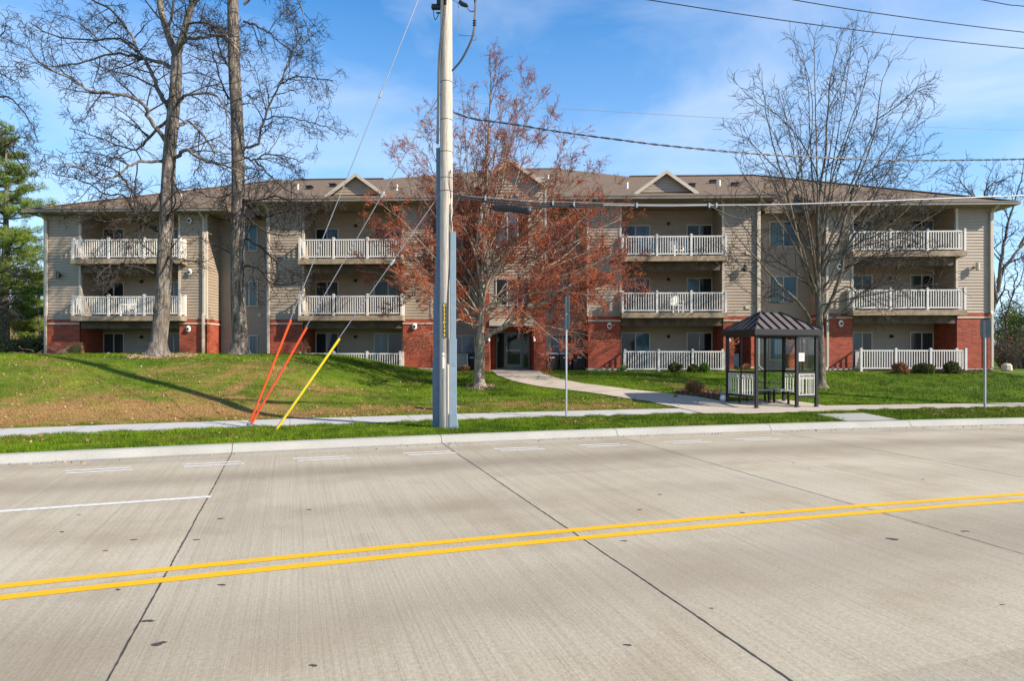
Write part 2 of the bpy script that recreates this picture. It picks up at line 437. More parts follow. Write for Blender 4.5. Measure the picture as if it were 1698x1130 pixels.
# ------------------------------------------------------------------ terrain
RC = (33.9, -98.0); RK = 118.0                     # the road is an arc: centre and kerb radius
def rad(X, Y): return np.sqrt((X-RC[0])**2 + (Y-RC[1])**2)
def sstep(t):
    t = np.clip(t, 0, 1); return t*t*(3-2*t)
def ground(X, Y):
    X = np.asarray(X, float); Y = np.asarray(Y, float)
    v = rad(X, Y) - RK
    vb = np.sqrt((RC[0]-X)**2 + (98+31.6-.035*X)**2) - RK - 4.25
    vb = np.maximum(vb, 5.0)
    vp = v - 4.25
    t = np.clip(vp/vb, 0, 1)
    base = .21 + .97*(.45*t + .55*sstep(t))
    crest = .21 + 1.77*sstep(.12 + .88*np.clip(vp, 0, 30)/9.5) * np.clip(vp/2.0, 0, 1)
    m = sstep((-3.4 - X)/6.0)
    z = base*(1-m) + np.maximum(crest, base)*m
    z = z + .035*np.sin(X*.9+Y*.3)*np.sin(Y*.7-X*.2)*np.clip(vp/3, 0, 1)*np.clip((30-Y)/4, 0, 1)
    verge = .155 + .04*np.clip(v/2.5, 0, 1)
    z = np.where(v < 4.25, np.where(v < 2.5, verge, .195 + .015*(v-2.5)/1.75), z)
    hill = 5.5*sstep((Y-46)/30)*sstep((-24-X)/12)
    z = z + hill
    return z
def gz(x, y): return float(ground(x, y))
def pick(px, py, ymax=60):
    """the point of the ground seen at a photo pixel"""
    Y = np.arange(8, ymax, .01); X = (px-CX)/F*Y; z = EYE - (py-HY)/F*Y
    g = ground(X, Y); i = np.argmax((z <= g) & (rad(X, Y) > RK+.2))
    return Vector((X[i], Y[i], g[i]))
def at(px, py, Y): return Vector(((px-CX)/F*Y, Y, EYE-(py-HY)/F*Y))

def vnoise(X, Y, s, seed=0):
    """smooth value noise"""
    r = np.random.default_rng(seed); T = r.random((64, 64))
    x = X/s; y = Y/s; xi = np.floor(x).astype(int); yi = np.floor(y).astype(int)
    fx = x-xi; fy = y-yi; fx = fx*fx*(3-2*fx); fy = fy*fy*(3-2*fy)
    g = lambda a, b: T[a % 64, b % 64]
    return (g(xi,yi)*(1-fx)+g(xi+1,yi)*fx)*(1-fy) + (g(xi,yi+1)*(1-fx)+g(xi+1,yi+1)*fx)*fy
def straw_amount(X, Y):
    v = rad(X, Y) - RK; vp = v-4.25
    n = .55*vnoise(X, Y, 2.2, 1) + .3*vnoise(X, Y, .8, 2) + .15*vnoise(X, Y, .3, 3)
    left = sstep((6.5-X)/5)
    band = np.exp(-((vp-1.25)/1.15)**2)*left                      # dry strip beside the sidewalk
    slope = .46*sstep((-2-X)/6)*np.exp(-((vp-3.8)/3.4)**2)
    fine = .45*vnoise(X, Y, .42, 5) + .35*vnoise(X, Y, .17, 6) + .2*vnoise(X, Y, .08, 7)
    s = np.clip((n-.62)*1.6, 0, 1) + band*(.30+1.5*(n-.25)) + slope*(n*2.2-.45)
    s = s + (fine-.5)*2.8*np.clip(s*1.6, 0, 1)
    s = np.where(v < 2.5, np.clip((n-.55)*1.5, 0, 1)*.7, s)
    s = s + .9*sstep((Y-40)/6)*sstep((-20-X)/8)
    s = s*(1-.75*sstep((X-6)/4)*(vp > 0))
    return np.clip(s, 0, 1)

xs = np.concatenate([[-900,-400,-200,-120,-80,-60,-48], np.arange(-40, 42, .4), [46,55,70,100,160,300,900]])
ys = np.concatenate([[-900,-300,-150,-60,-20,0], np.arange(8, 36, .3), np.arange(36, 60, 1.0), [64,70,78,90,120,200,400,1200]])
GX, GY = np.meshgrid(xs, ys); GZ = ground(GX, GY)
GV = rad(GX, GY)-RK; GZ = np.where((GV < 1.9) & (GV > -18.3), -.08, GZ)
me = bpy.data.meshes.new('ground'); V = np.stack([GX.ravel(), GY.ravel(), GZ.ravel()], 1)
nx, ny = len(xs), len(ys); idx = np.arange(nx*ny).reshape(ny, nx)
Fq = np.stack([idx[:-1,:-1].ravel(), idx[:-1,1:].ravel(), idx[1:,1:].ravel(), idx[1:,:-1].ravel()], 1)
me.from_pydata(V.tolist(), [], Fq.tolist()); me.polygons.foreach_set('use_smooth', [True]*len(Fq))
a_ = me.attributes.new('straw', 'FLOAT', 'POINT'); a_.data.foreach_set('value', straw_amount(GX, GY).ravel().astype(np.float32))
me.materials.append(MAT['lawn']); o = bpy.data.objects.new('ground', me); COL.objects.link(o); tag(o, kind='structure')

def ang(X, Y): return math.atan2(Y-RC[1], X-RC[0])
def P(r, th, z=0.0): return (RC[0]+r*cos(th), RC[1]+r*sin(th), z)
TH0 = ang(-60, 0) + .12; TH1 = ang(100, 0)
def arc_strip(name, prof, th0, th1, mat, n=200, kind='structure', zf=None):
    """sweep profile [(r, z)] along the arc, with metre UVs"""
    v = []; f = []; uv = []
    k = len(prof)
    for i in range(n+1):
        th = th0 + (th1-th0)*i/n
        for r, z in prof:
            p = P(r, th, z)
            if zf: p = (p[0], p[1], zf(p[0], p[1]) + z)
            v.append(p); uv.append((-th*RK, r))
    for i in range(n):
        for j in range(k-1):
            a = i*k+j; f.append((a, a+1, a+k+1, a+k))
    m = bpy.data.meshes.new(name); m.from_pydata(v, [], f); m.update()
    ul = m.uv_layers.new(name='UVMap')
    li = np.zeros(len(m.loops), dtype=np.int32); m.loops.foreach_get('vertex_index', li)
    ul.data.foreach_set('uv', np.asarray(uv, dtype=np.float32)[li].ravel())
    m.materials.append(mat); o = bpy.data.objects.new(name, m); COL.objects.link(o)
    if kind: o['kind'] = kind
    return o
arc_strip('road', [(100.2, 0), (103, 0), (106, 0), (109,0), (112, 0), (115, 0), (117.7, 0)], TH0, TH1, MAT['road'])
arc_strip('kerb', [(117.62, .004), (117.74, .010), (117.78, .04), (117.82, .11), (117.87, .147), (118.03, .157), (118.035, .0)], TH0, TH1, MAT['kerb'], 300)
arc_strip('kerb', [(100.3, .004), (100.2, .012), (100.13, .15), (99.9, .16)], TH0, TH1, MAT['kerb'], 100)
# gutter pan
o_ = bpy.data.objects[-1] if False else None

def road_pt(px, py):
    Y = F*EYE/(py-HY); return ((px-CX)/F*Y, Y)
for (a, b) in ((110.255, 110.385), (109.945, 110.075)):
    arc_strip('centre_line', [(a, .004), (b, .004)], TH0, TH1, MAT['paint_yellow'], 240)
x_, y_ = road_pt(350, 825)
arc_strip('lane_line', [(113.43, .004), (113.56, .004)], ang(x_, y_), ang(x_, y_)+.12, MAT['paint_white'], 60)
for px, py in ((160,781),(350,770.5),(530,758.5),(705,748.5),(850,741.2),(985,735),(1118,728.4),(1225,723)):
    x_, y_ = road_pt(px, py); t = ang(x_, y_)
    arc_strip('dash_line', [(116.46, .005), (116.56, .005)], t-.0042, t+.0042, MAT['paint_white'], 6)
    arc_strip('dash_line', [(116.19, .005), (116.29, .005)], t-.0048, t+.0036, MAT['paint_white'], 6)

vo = arc_strip('verge', [(118.02, 0), (118.3, 0), (118.6, 0), (119.0, 0), (119.5, 0), (120, 0), (120.5, 0), (120.8, -.02)], TH0, TH1, MAT['lawn'], 700, zf=gz)
vc = np.zeros(len(vo.data.vertices)*3); vo.data.vertices.foreach_get('co', vc); vc = vc.reshape(-1, 3)
vo.data.attributes.new('straw', 'FLOAT', 'POINT').data.foreach_set('value', straw_amount(vc[:,0], vc[:,1]).astype(np.float32))

# joints between slabs: crooked dark sealant lines across the road
jt = MB(); jr = random.Random(3)
tj = ang(*road_pt(267, 968)); dth = (ang(*road_pt(945, 880)) - tj)
for k in range(-8, 9):
    if k == 0: wj = .017
    elif k == 1: wj = .018
    elif k == -1: wj = .014
    else: wj = .012
    th = tj + dth*k; prev = None
    r = 100.3; jv = 0.0
    while r < 117.66:
        jv = jv*.93+jr.gauss(0, .0012); jit = (jv+jr.uniform(-.0018,.0018))/RK
        ww = wj*jr.uniform(.6, 1.25)/RK/2
        cur = (P(r, th+jit-ww, .003), P(r, th+jit+ww, .003))
        if prev: jt.quad(prev[0], cur[0], cur[1], prev[1])
        prev = cur; r += .05
    # across the kerb
    a, b = th-.006/RK, th+.006/RK
    ks = [(117.62,.008),(117.74,.014),(117.785,.044),(117.825,.114),(117.875,.151),(118.03,.161)]
    for (r0, z0), (r1, z1) in zip(ks[:-1], ks[1:]):
        jt.quad(P(r0-.004, a, z0), P(r1-.004, a, z1), P(r1-.004, b, z1), P(r0-.004, b, z0))
tag(jt.build('slab_joint', MAT['joint']), kind='structure')
jt = MB()
for rr in (106.7, 110.16, 113.5):
    th = TH0+.1; prev = None
    while th < TH1-.05:
        ww = .006*jr.uniform(.5, 1.3); c_ = rr + jr.uniform(-.004, .004)
        cur = (P(c_-ww, th, .0022), P(c_+ww, th, .0022))
        if prev: jt.quad(prev[0], prev[1], cur[1], cur[0])
        prev = cur; th += .0015
for px, py, t_ in ((1100, 770, 0), (1430, 1060, 0)):
    pass
tag(jt.build('lane_joint', MAT['joint_faint']), kind='structure')
# oily spots
st = MB()
for px, py, s_ in ((366,861,.05),(222,896,.04),(175,914,.03),(103,883,.035),(326,896,.04),(245,1031,.05),(263,1069,.06),(1094,821,.04),(1480,895,.075),(1316,769,.04),(1415,852,.04),
                   (368,971,.04),(196,979,.03),(1231,851,.04),(1061,846,.04),(1530,796,.04),(1341,777,.03),(1041,1071,.03),(1035,898,.04),(520,1105,.03),(131,855,.03),(513,846,.04),(1600,882,.05),(1180,1010,.02),(700,905,.02),(1662,1004,.02)):
    x_, y_ = road_pt(px, py); ph = jr.uniform(0, 6)
    pts = []
    for k in range(9):
        a = 2*pi*k/9; rr = s_*.62*(1+.35*sin(2*a+ph)+.2*sin(3*a+2*ph))
        pts.append((x_+rr*cos(a)*1.3, y_+rr*sin(a)*.8, .0032))
    st.poly(pts)
tag(st.build('road_stain', MAT['stain']), kind='structure')

# sidewalk (new white slabs on the left, older tan ones on the right)
th_new = ang(*pick(1190, 690)[:2])
zf = lambda x, y: gz(x, y) + .012
arc_strip('sidewalk', [(120.48, -.1), (120.48, 0), (121.3, .004), (122.22, 0), (122.22, -.1)], th_new, TH0+.0, MAT['walk_new'], 300, zf=zf)
arc_strip('sidewalk', [(120.48, -.1), (120.48, 0), (121.3, .004), (122.22, 0), (122.22, -.1)], TH1+.05, th_new-.00005, MAT['walk_old'], 300, zf=zf)
jt = MB(); k = 0; th = TH1+.06
while th < TH0-.05:
    a, b = th-.006/RK, th+.006/RK
    for r0, r1 in ((120.49, 121.3), (121.3, 122.21)):
        q = []
        for r, t in ((r0, a), (r1, a), (r1, b), (r0, b)):
            p = P(r, t); q.append((p[0], p[1], zf(p[0], p[1])+.006))
        jt.quad(*q)
    th += 1.55/RK
tag(jt.build('sidewalk_joint', MAT['joint_faint']), kind='structure')

def drape(name, L_, R_, mat, dz=.02, nu=6, sub=5):
    """ribbon between two edge polylines, laid on the ground"""
    def dens(pl):
        o = []
        for i in range(len(pl)-1):
            for k in range(sub):
                t = k/sub; o.append(tuple(pl[i][j]*(1-t)+pl[i+1][j]*t for j in (0, 1)))
        o.append(tuple(pl[-1][:2])); return o
    A = dens(L_); B = dens(R_); v = []; f = []
    for a, b in zip(A, B):
        for k in range(nu+1):
            t = k/nu; x = a[0]*(1-t)+b[0]*t; y = a[1]*(1-t)+b[1]*t
            v.append((x, y, gz(x, y)+dz))
    n = len(A); w_ = nu+1
    for i in range(n-1):
        for k in range(nu):
            q = i*w_+k; f.append((q, q+1, q+w_+1, q+w_))
    m = bpy.data.meshes.new(name); m.from_pydata(v, [], f); m.update(); m.materials.append(mat)
    m.polygons.foreach_set('use_smooth', [True]*len(f))
    o = bpy.data.objects.new(name, m); COL.objects.link(o); o['kind'] = 'structure'
    return [p[:2] for p in A] + [p[:2] for p in reversed(B)]
up = [pick(*p) for p in ((888,613.6),(900,621),(930,630),(970,638),(1040,646.5),(1110,654),(1160,660),(1205,668))]
lo = [pick(*p) for p in ((808,613.6),(825,624),(850,633),(893,642),(985,653.5),(1075,667),(1120,676.5),(1165,686.5))]
up[0] = Vector((up[0].x, 33.6, 1.2)); lo[0] = Vector((lo[0].x, 33.6, 1.2))
POLYS = [drape('entry_path', up, lo, MAT['walk_old'], .030)]
pu = [pick(*p) for p in ((1160,660),(1205,668),(1300,664),(1345,670),(1378,675.5),(1420,676))]
pl = [pick(*p) for p in ((1120,676.5),(1165,687.5),(1240,688),(1300,686),(1360,684),(1420,682))]
POLYS.append(drape('shelter_pad', pu, pl, MAT['walk_old'], .026))
ru = [pick(*p) for p in ((1352,688.2),(1390,687.2),(1432,686.0))]
def kp(px):
    # point of the kerb back edge at a photo column
    Y = np.arange(8, 40, .005); X = (px-CX)/F*Y; i = np.argmax(rad(X, Y) > RK+.01); return Vector((X[i], Y[i], 0))
rl = [kp(1406), kp(1450), kp(1492)]
POLYS.append(drape('kerb_ramp', ru, rl, MAT['kerb'], .014))

# ------------------------------------------------------------------ grass
def inpoly(X, Y, poly):
    ins = np.zeros(len(X), bool); n = len(poly)
    for i in range(n):
        x1, y1 = poly[i][0], poly[i][1]; x2, y2 = poly[(i+1) % n][0], poly[(i+1) % n][1]
        c = ((y1 > Y) != (y2 > Y)) & (X < (x2-x1)*(Y-y1)/((y2-y1) if abs(y2-y1) > 1e-9 else 1e-9)+x1)
        ins ^= c
    return ins
def blades(X, Y, h, wd, seed, thin=1.0):
    r = np.random.default_rng(seed); n = len(X)
    ok = np.ones(n, bool)
    for p in POLYS: ok &= ~inpoly(X, Y, p)
    X = X[ok]; Y = Y[ok]; n = len(X)
    st_ = straw_amount(X, Y); Z = ground(X, Y)
    a = r.random(n)*2*pi; hh = h*(.5+.9*r.random(n))*(1-.45*st_)*(.35+1.2*vnoise(X, Y, .28, 9)); lean = hh*(.25+.7*r.random(n)) * (1+st_); dk = vnoise(X, Y, .35, 15)
    la = r.random(n)*2*pi
    isS = (r.random(n) < np.clip(st_*1.15, 0, 1)).astype(float)
    tone = np.clip(r.random(n)*.5+dk*.9-.25, 0, 1)*(1-isS)
    Vv = np.zeros((n, 3, 3))
    Vv[:,0] = np.stack([X-wd*np.cos(a), Y-wd*np.sin(a), Z-.005], 1)
    Vv[:,1] = np.stack([X+wd*np.cos(a), Y+wd*np.sin(a), Z-.005], 1)
    Vv[:,2] = np.stack([X+lean*np.cos(la), Y+lean*np.sin(la), Z+hh], 1)
    return Vv.reshape(-1, 3), np.repeat(isS, 3), np.repeat(tone, 3)
def scatter_polar(n, r0, r1, t0, t1, seed):
    r = np.random.default_rng(seed); rr = r0+(r1-r0)*r.random(n); t = t0+(t1-t0)*r.random(n)
    return RC[0]+rr*np.cos(t), RC[1]+rr*np.sin(t)
tA = ang(*pick(1740, 672)[:2])-.01; tB = ang(*pick(-40, 735)[:2])+.02
parts = []
X, Y = scatter_polar(160000, 118.03, 120.56, tA, tB, 11); parts.append(blades(X, Y, .062, .0055, 21))
X, Y = scatter_polar(16000, 120.42, 120.60, tA, tB, 12); parts.append(blades(X, Y, .06, .0055, 22))
X, Y = scatter_polar(230000, 122.14, 130.5, tA-.03, tB+.05, 13)
parts.append(blades(X, Y, .055, .008, 23))
r_ = np.random.default_rng(14); X = r_.uniform(-30, 32, 330000); Y = r_.uniform(20, 34, 330000)
k_ = (rad(X, Y) > 130.4) & (Y < 31.7-.035*X) ; parts.append(blades(X[k_], Y[k_], .055, .010, 24))
Vg = np.concatenate([p[0] for p in parts]); Sg = np.concatenate([p[1] for p in parts]); Tg = np.concatenate([p[2] for p in parts])
tag(fast_mesh('grass', Vg, 3, MAT['blade'], attrs={'straw': Sg, 'tone': Tg}), 'short spring grass of the lawn and verge, green with straw patches', 'grass', kind='stuff')

# ------------------------------------------------------------------ the apartment building
TH = radians(2.0); BX, BY = -.2, 32.1
BLD = thing('apartment_building', 'long three storey apartment building with beige siding, red brick base and brown shingle roof', 'building', (BX, BY, 0), -TH)
cT, sT = cos(TH), sin(TH)
def lx(px, c):
    k = (px-CX)/F
    return (k*(BY+c*cT) - BX - c*sT)/(cT + k*sT)
def lz(px, py, c):
    x = lx(px, c); return EYE+(HY-py)*(BY - x*sT + c*cT)/F
def l2w(x, c): return (BX + x*cT + c*sT, BY - x*sT + c*cT)

LAP = .15
def siding(mb, p, q, z0, z1):
    """lapped boards on the plan segment p->q; the outside is to the right of p->q"""
    p = Vector(p); q = Vector(q); d = (q-p).normalized(); n = Vector((d.y, -d.x))
    z = z0
    while z < z1-1e-4:
        zt = min(z+LAP, z1); o = n*.028
        a = p+o; b = q+o
        mb.quad((a.x,a.y,z), (b.x,b.y,z), (q.x,q.y,zt), (p.x,p.y,zt))
        mb.quad((p.x,p.y,z), (q.x,q.y,z), (b.x,b.y,z), (a.x,a.y,z))
        z = zt
W = MB(); SOF = MB()
ZB0, ZBT, ZS_W, ZS_C = .9, 3.97, 9.27, 9.65
def part(mb, name, mat): return mb.build(name, MAT[mat], BLD)
def panel(p, q, ztop, zb=ZBT, brick=True):
    """brick base + siding above on segment p->q, each a part of its own"""
    P_ = Vector(p); Q_ = Vector(q); d = (Q_-P_).normalized(); n = Vector((d.y, -d.x)); W = MB()
    if brick:
        siding(W, p, q, zb, ztop)
        a = P_+n*.03; b = Q_+n*.03
        part(MB().quad((a.x,a.y,ZB0), (b.x,b.y,ZB0), (b.x,b.y,zb), (a.x,a.y,zb)).quad((a.x,a.y,zb), (b.x,b.y,zb), (Q_.x,Q_.y,zb+.02), (P_.x,P_.y,zb+.02)), 'brick_wall', 'brick')
        part(MB().obox(P_+n*.045, Q_+n*.045, .05, .085, zb-.27), 'stone_band', 'stone_band')
        part(MB().obox(P_+n*.03, Q_+n*.03, .1, .62, .68), 'foundation', 'concrete_base')
    else:
        siding(W, p, q, ZB0, ztop)
        part(MB().obox(P_, Q_, .06, .5, .75), 'foundation', 'concrete_base')
    part(W, 'siding_wall', 'siding')
def corner(x, c, z0, z1):
    part(MB().box(x-.055, x+.055, c-.045, c+.08, z0, z1), 'corner_trim', 'trim_light')

wL = dict(bt=3.82, dz=(-.17,-.24), x0=lx(75,0), r0=lx(133,0), r1=lx(298,0), x1=lx(342,0))
cL = dict(bt=3.80, dz=(-.18,-.31), x0=lx(444,0), r0=lx(503,0), r1=lx(668,0), x1=lx(716,0))
cR = dict(bt=3.92, dz=(-.07,-.25), x0=lx(975,0), r0=lx(1029,0), r1=lx(1199,0), x1=lx(1259,0))
wR = dict(bt=4.05, dz=(.03,-.08), x0=lx(1366,0), r0=lx(1413,0), r1=lx(1586,0), x1=lx(1645,0))
DEP = 1.75; SB = 1.5
doors = []     # (x0, x1, z0, z1, c, material)
def block(b, top, lbk=SB, rbk=SB):
    x0, r0, r1, x1, bt = b['x0'], b['r0'], b['r1'], b['x1'], b['bt']
    panel((x0,0), (r0,0), top, bt); panel((r1,0), (x1,0), top, bt)
    panel((x0,lbk), (x0,0), top, bt); panel((x1,0), (x1,rbk), top, bt)
    m = MB(); siding(m, (r0,DEP), (r1,DEP), ZB0, top); part(m, 'siding_wall', 'siding')
    for (p, q) in (((r0,0),(r0,DEP)), ((r1,DEP),(r1,0))):
        m = MB(); siding(m, p, q, bt, top); part(m, 'siding_wall', 'siding')
        n = .02 if p[0] == r0 else -.02
        part(MB().quad((p[0]+n,p[1],ZB0), (q[0]+n,q[1],ZB0), (q[0]+n,q[1],bt), (p[0]+n,p[1],bt)), 'brick_wall', 'brick')
    for x in (x0, x1, r0, r1): corner(x, 0, bt, top)
    part(MB().box(r0, r1, -.9, DEP, .7, 1.17), 'patio_slab', 'concrete_base')
block(wL, ZS_W, lbk=17); block(cL, ZS_C); block(cR, ZS_C); block(wR, ZS_W, rbk=17)
# set back walls
eb0, eb1 = lx(799,-.8), lx(905,-.8)
panel((wL['x1'],SB), (cL['x0'],SB), ZS_C, brick=False)
panel((cL['x1'],SB), (eb0,SB), ZS_C, brick=False)
panel((eb1,SB), (cR['x0'],SB), ZS_C, brick=False)
panel((cR['x1'],SB), (wR['x0'],SB), ZS_C, brick=False)
siding(W, (wR['x1'],17), (wL['x0'],17), ZB0, ZS_W); part(W, 'siding_wall', 'siding'); W = MB()
# entry bay: brick piers, recess with glass doors, siding above
BC = -.8; p0 = lx(811,BC); p1 = lx(886,BC); zp = 5.85; zc = 3.62
siding(W, (p0,BC), (p1,BC), zc+.05, 10.75)
siding(W, (eb0,BC), (p0,BC), zp, 10.75); siding(W, (p1,BC), (eb1,BC), zp, 10.75)
siding(W, (eb0,SB), (eb0,BC), zp, 10.3); siding(W, (eb1,BC), (eb1,SB), zp, 10.3)
for a, b in ((eb0, p0), (p1, eb1)):
    part(MB().box(a-.02, b+.02, BC-.06, SB, ZB0, zp), 'brick_pier', 'brick')
part(MB().box(p0+.02, p1-.02, .62, .9, ZB0, zc), 'brick_wall', 'brick')                        # back of the recess
part(MB().box(p0+.02, p1-.02, BC+.02, .62, zc-.22, zc-.02), 'soffit', 'soffit')
part(MB().box(p0+.02, p1-.02, BC-.14, BC+.02, zc-.22, zc+.05), 'canopy_trim', 'trim_light')           # canopy edge
corner(eb0, BC, zp, 10.3); corner(eb1, BC, zp, 10.3)
part(MB().box(p0, p1, BC-.1, .7, .8, 1.2), 'entry_slab', 'concrete_base')
part(W, 'siding_wall', 'siding')

# roof
R = MB(); XO = 24.62; cE = -.6; rid = 8.7; zr = 13.36
zW = lambda c: 9.37 + (zr-9.37)/9.3*(c+.6)
pC = (zr-9.77)/(rid+.7); zC = lambda c: 9.77 + pC*(c+.7)
xcl = lx(404,-.7); xcr = lx(1284,-.7); xwl = lx(372,-.6); xwr = lx(1357,-.6); hipx = XO-(rid+.6)
CB = 18.0
pk = [(-8.4,rid,zr), (-1.4,14.9,zC(14.9)), (3.3,14.9,zC(14.9)), (7.4,rid,zr)]
cvl = 2.2
R.poly([(xcl,-.7,zC(-.7)), (xcr,-.7,zC(-.7)), (xcr,rid,zr), pk[3], pk[2], pk[1], pk[0], (xcl,rid,zr)])
R.poly([pk[0], pk[1], (-3,20,zC(14.9)-1.5)]); R.poly([pk[2], pk[3], (5,20,zC(14.9)-1.5)]); R.poly([pk[1], pk[2], (5,20,12.5), (-3,20,12.5)])
for s, xc, xw in ((-1, xcl, xwl), (1, xcr, xwr)):
    # wing hip front
    R.poly([(xw,cE,zW(cE)), (s*XO,cE,zW(cE)), (s*hipx,rid,zr), (xw,rid,zr)] if abs(xw) > hipx and False else
           [(xw,cE,zW(cE)), (s*XO,cE,zW(cE)), (s*hipx,rid,zr), (s*hipx,rid,zr-.001), (xw,zW and cvl,zW(cvl))])
    R.poly([(xw,cvl,zW(cvl)), (s*hipx,rid,zr), (xc,rid,zr), (xc,cvl,zW(cvl))])
    R.poly([(xw,.9,9.37), (xc,.9,9.37), (xc,cvl,zW(cvl)), (xw,cvl,zW(cvl))])
    R.poly([(xw,cE,zW(cE)), (xw,cvl,zW(cvl)), (xw,.9,9.37)])
    R.poly([(xc,-.7,zC(-.7)), (xc,rid,zr), (xc,cvl,zW(cvl)), (xc,.9,9.37), (xc,-.7,9.5)])
    # ends and back
    R.poly([(s*XO,cE,zW(cE)), (s*XO,CB,zW(cE)), (s*hipx,rid,zr)])
    R.poly([(s*XO,CB,zW(cE)), (0,CB,zW(cE)), (0,rid,zr), (s*hipx,rid,zr)])
roof = R.build('roof', MAT['shingle'], BLD)
for a, b, wd in (((xcl-1,rid,zr+.02), (pk[0][0],rid,zr+.02), .3), ((pk[3][0],rid,zr+.02), (hipx,rid,zr+.02), .3), (pk[1], pk[2], .3),
                 ((hipx,rid,zr+.02), (XO,cE,zW(cE)+.03), .26), ((-hipx,rid,zr+.02), (-XO,cE,zW(cE)+.03), .26)):
    MB().bar(a, b, wd, .05).build('ridge_cap', MAT['shingle'], roof)
# fascia, gutters and soffits
def gut(*b): return part(MB().box(*b), 'gutter', 'gutter')
def sof(*b): return part(MB().box(*b), 'soffit', 'soffit')
def eave(x0, x1, c, z, deep):
    part(MB().box(x0, x1, c-.10, c+.02, z-.13, z+.03).box(x0, x1, c-.125, c-.10, z+.0, z+.035), 'gutter', 'gutter')
    sof(x0, x1, c+.02, c+deep, z-.15, z-.11)
eave(-XO, xwl, cE, 9.37, 2.4); eave(xwr, XO, cE, 9.37, 2.4)
eave(xcl, eb0-.02, -.7, 9.77, 2.6); eave(eb1+.02, xcr, -.7, 9.77, 2.6)
eave(xwl+.12, xcl-.1, .9, 9.37, .9); eave(xcr+.1, xwr-.12, .9, 9.37, .9)
for s in (-1, 1):
    a, b = sorted((s*XO, s*(XO+.12))); gut(a, b, cE-.1, CB, 9.24, 9.40)
    a, b = sorted((s*(XO-.62), s*XO)); sof(a, b, cE+.02, CB, 9.215, 9.255)
for xw, s in ((xwl, 1), (xwr, -1)):
    a, b = sorted((xw, xw+s*.1)); gut(a, b, cE-.1, .9, 9.24, 9.40)
for xc in (xcl, xcr):
    s = 1 if xc > 0 else -1
    a, b = sorted((xc, xc+s*.08)); gut(a, b, -.8, .95, 9.64, 9.82)
    a, b = sorted((xc-s*1.0, xc-s*.01)); sof(a, b, .0, 1.2, 9.4, 9.63)

# dormer gables
def gable(pxc, half, face_c, z0, h, back_c, round_win=False):
    xc = lx(pxc, face_c); s_ = MB(); zz = z0
    while zz < z0+h-.02:                      # siding rows clipped to the triangle
        zt = min(zz+LAP, z0+h); a = half*(1-(zz-z0)/h); b = half*(1-(zt-z0)/h)
        s_.quad((xc-a,face_c-.014,zz), (xc+a,face_c-.014,zz), (xc+b,face_c,zt), (xc-b,face_c,zt)); zz = zt
    t_ = MB(); fc = face_c-.28; ov = .22; zb = z0-ov*h/half
    for s in (-1, 1):
        # rake board and roof slope
        A = Vector((xc+s*(half+ov), 0, zb)); B = Vector((xc, 0, z0+h))
        n_ = Vector((s*h, 0, half)).normalized()
        for (c0, c1, o0, o1, m_) in ((fc, fc+.05, -.10, .07, t_),):
            p = [A+n_*o0, B+n_*o0*1.0, B+n_*o1, A+n_*o1]; k = len(m_.v)
            p[1].x = xc; p[2].x = xc; p[1].z = B.z+o0*1.15; p[2].z = B.z+o1*1.15
            for c in (c0, c1): m_.v += [(q.x, c, q.z) for q in p]
            m_.f += [(k,k+1,k+2,k+3),(k+7,k+6,k+5,k+4)] + [(k+i,k+4+i,k+4+(i+1)%4,k+(i+1)%4) for i in range(4)]
    g_ = MB()
    for s in (-1, 1):
        a = (xc+s*(half+ov), fc+.05, zb+.075); b = (xc, fc+.05, z0+h+.085)
        g_.quad(a, b, (b[0], back_c, b[2]), (a[0], face_c+.9, a[2]))
        g_.quad((a[0],a[1],a[2]-.08), (b[0],b[1],b[2]-.08), (b[0],back_c,b[2]-.08), (a[0],face_c+.9,a[2]-.08))
    go = s_.build('gable', MAT['siding'], BLD); t_.build('rake_board', MAT['trim_light'], go); g_.build('gable_roof', MAT['shingle'], go)
    return go
for pxc in (592, 1103.5): gable(pxc, 1.38, .55, zC(.55)+.04, 1.0, 3.4)
gable(846, 1.55, -.82, 10.42, 1.10, 3.6)
# roof pipes and vents
for px, py, c in ((494,309,3.5),(658,311,2.6),(1040,307,2.6),(1193,304,3.4),(909,286,7.0),(1356,316,2.6),(1424,311,4.0),(300,342,2.0)):
    x = lx(px, c); zz = (zC(c) if xcl < x < xcr else zW(c))
    MB().tube([(x,c,zz-.1),(x,c,zz+.32)], .06, 8).build('vent_pipe', MAT['white'], BLD)
for px, c in ((552,4.6),(513,3.6),(1182,4.6),(1147,3.0),(1218,3.2),(830,5)):
    x = lx(px, c); zz = zC(c)
    MB().box(x-.16,x+.16,c-.15,c+.15,zz-.05,zz+.14).box(x-.2,x+.2,c-.19,c+.19,zz+.14,zz+.17).build('roof_vent', MAT['dark_metal'], BLD)

